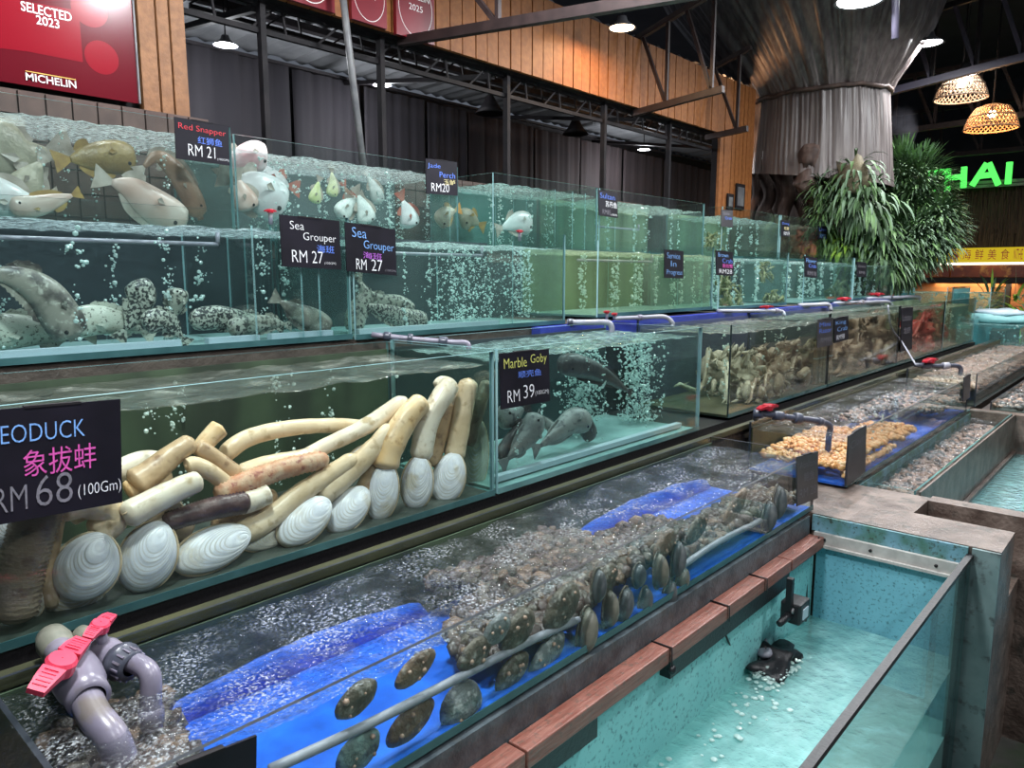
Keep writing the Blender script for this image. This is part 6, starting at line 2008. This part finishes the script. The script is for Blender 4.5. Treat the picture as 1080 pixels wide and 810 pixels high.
# ------------------------------------------------------------------ far end: green letters, thatch, food stall
P('thatch', (0.035, 0.028, 0.02), (0.10, 0.065, 0.045), rough=0.9, scale=30, stretch=(1, 3, 0.12), bump=0.8, bscale=40)
P('stall_orange', (0.55, 0.22, 0.08), (0.42, 0.15, 0.05), rough=0.6, scale=2)
emission('neon_green', (0.10, 0.95, 0.12), 1.6)
emission('banner_yellow', (0.85, 0.62, 0.03), 0.75)
emission('strip_white', (1.0, 0.95, 0.75), 3.0)
P('banner_red', (0.55, 0.05, 0.03), rough=0.5)
P('food_panel', (0.04, 0.008, 0.006), (0.22, 0.05, 0.015), rough=0.4, scale=2.2, lo=0.42, hi=0.62, detail=5, c3=(0.5, 0.25, 0.06), s3=5, emit=(0.3, 0.06, 0.02), estr=0.12)
SX = 18.0
# letters
T = thing('neon_sign', 'glowing green THAI letters above the thatch', 'sign', tuple(at(1003, 200, X=SX)))
a = at(1003, 200, X=SX); b_ = at(1070, 199, X=SX)


def strokes(segs, nm):
    mb = MB()
    for (x0, y0, x1, y1) in segs:
        mb.tube([at(x0, y0, X=SX), at(x1, y1, X=SX)], 0.058, 10)
    mb.build(nm, 'neon_green', T, True)


strokes([(974, 183, 996, 181), (984, 182, 983, 203)], 'letter')
strokes([(1000, 178, 999, 202), (1017, 176, 1016, 198), (1000, 188, 1017, 186)], 'letter')
strokes([(1025, 196, 1041, 172), (1043, 172, 1053, 195), (1030, 186, 1048, 184)], 'letter')
strokes([(1065, 171, 1063, 194)], 'letter')
mb = MB()
for y in (193, 197):
    mb.bar(at(960, y + 4, X=SX + 0.2), at(1095, y - 4, X=SX + 0.2), 0.06)
mb.build('support_bar', 'grey_steel', T)
# thatched screen: hanging straw strands over a backing
p, q = at(925, 275, X=SX + 0.5), at(1110, 268, X=SX + 0.5)
zt = at(1000, 198, X=SX + 0.5).z
zb = at(1000, 262, X=SX + 0.5).z
T = thing('thatch_screen', 'brown hanging thatch above the food stall', 'thatch', tuple(p))
MB().box(SX + 0.55, SX + 0.65, q.y, p.y, zb, zt).build('backing', 'thatch', T)
mb = MB()
r = random.Random(8)
for k in range(700):
    y = q.y + (p.y - q.y) * r.random()
    z1 = zt - r.random() * 0.8
    mb.bar((SX + 0.45 + 0.08 * r.random(), y, z1), (SX + 0.42 + 0.08 * r.random(), y + jitter(r, .06), z1 - 0.5 - r.random() * 0.5 if z1 - 1.0 > zb - 0.15 else zb), 0.025)
o = mb.build('straw', 'thatch', T)
o['kind'] = 'stuff'
# stall
z_b1, z_b0 = at(1000, 262, X=SX).z, at(1000, 277, X=SX).z
T = thing('food_stall', 'food stall with glowing yellow banner and dark red food pictures', 'stall', tuple(at(1000, 300, X=SX)))
y0, y1 = at(1110, 270, X=SX).y, at(955, 270, X=SX).y
MB().box(SX, SX + 0.1, y0, y1, z_b0, z_b1).build('banner', 'banner_yellow', T)
MB().box(SX - 0.06, SX, y0, y1, z_b0 - 0.05, z_b0 - 0.005).build('light_strip', 'strip_white', T)
MB().box(SX - 0.02, SX + 0.1, y0, at(1004, 280, X=SX).y, at(1000, 292, X=SX).z, z_b0 - 0.07).build('food_picture', 'food_panel', T)
MB().box(SX - 0.02, SX + 0.1, at(1002, 280, X=SX).y, at(972, 280, X=SX).y, at(1000, 292, X=SX).z, z_b0 - 0.07).build('food_picture', 'food_panel', T)
MB().box(SX - 0.1, SX + 0.3, y0, y1, at(1000, 298, X=SX).z, at(1000, 292.5, X=SX).z).build('counter_beam', 'black_steel', T)
frm = (at(975, 276, X=SX - 0.012), at(1085, 276, X=SX - 0.012) - at(975, 276, X=SX - 0.012), Vector((0, 0, z_b1 - z_b0)), Vector((-1, 0, 0)))
for i, ch in enumerate(['HL', 'L', 'S', '海', '鲜', '美', '食', 'NTHE']):
    lettering(ch, 'banner_red', T, 0.02 + i * 0.12, 0.10 + i * 0.12, 0.15, 0.85, frm)
zf = at(1000, 298, X=SX).z
wl = struct('wall_stall', MB().box(SX + 0.3, SX + 0.4, y0, y1 + 1.5, FZ, zf + 0.6), 'stall_orange')
struct('trim_27', MB().box(SX - 0.02, SX + 0.16, at(1066, 300, X=SX).y, at(1061, 300, X=SX).y, FZ, zf), 'black_steel')
l_ = bpy.data.lights.new('stall_light', 'AREA'); l_.energy = 60; l_.color = (1, 0.75, 0.45); l_.size = 1.5
lo = bpy.data.objects.new('stall_light', l_); lo.location = (SX - 0.3, (y0 + y1) / 2, zf - 0.02); lo.rotation_euler = (0, 0, 0); scn.collection.objects.link(lo)
# greenery on the counter in front of the stall
plant('potted_greens', 'loose pale green leaves on the counter in front of the orange stall wall', [(at(1070, 325, X=15.0), 0.25), (at(1045, 322, X=15.0), 0.2)], 120, 0.45, 0.05, 1.0, ['leaf_grey', 'leaf_lime'], 60)
# dangling purple pipe end in front of the cone, mist plume
a = at(944, 41, X=7.0); b_ = at(945, -60, X=7.0)
tag(MB().tube([a, b_], 0.03, 12).build('roof_pipe', 'purple_steel', None, True), 'short purple-grey pipe end hanging in front of the netting cone', 'pipe')
m, n, l, out = nt('mist')
vs = n.new('ShaderNodeVolumePrincipled')
vs.inputs['Color'].default_value = (0.75, 0.78, 0.95, 1)
f = noise_fac(n, l, 2.5, 4, None, 'noise', 0.42, 0.7)
mm = n.new('ShaderNodeMath'); mm.operation = 'MULTIPLY'; mm.inputs[1].default_value = 0.9
l.new(f, mm.inputs[0]); l.new(mm.outputs[0], vs.inputs['Density']); l.new(vs.outputs[0], out.inputs['Volume'])
mb = MB()
c0 = at(957, 98, X=12); c1 = at(951, 155, X=12)
mb.tube([c0, c0.lerp(c1, .3), c0.lerp(c1, .7), c1], [0.05, 0.16, 0.20, 0.14], 12)
tag(mb.build('mist_plume', 'mist', None, True), 'thin plume of mist rising behind the bushy plant', 'mist', None, 'stuff')
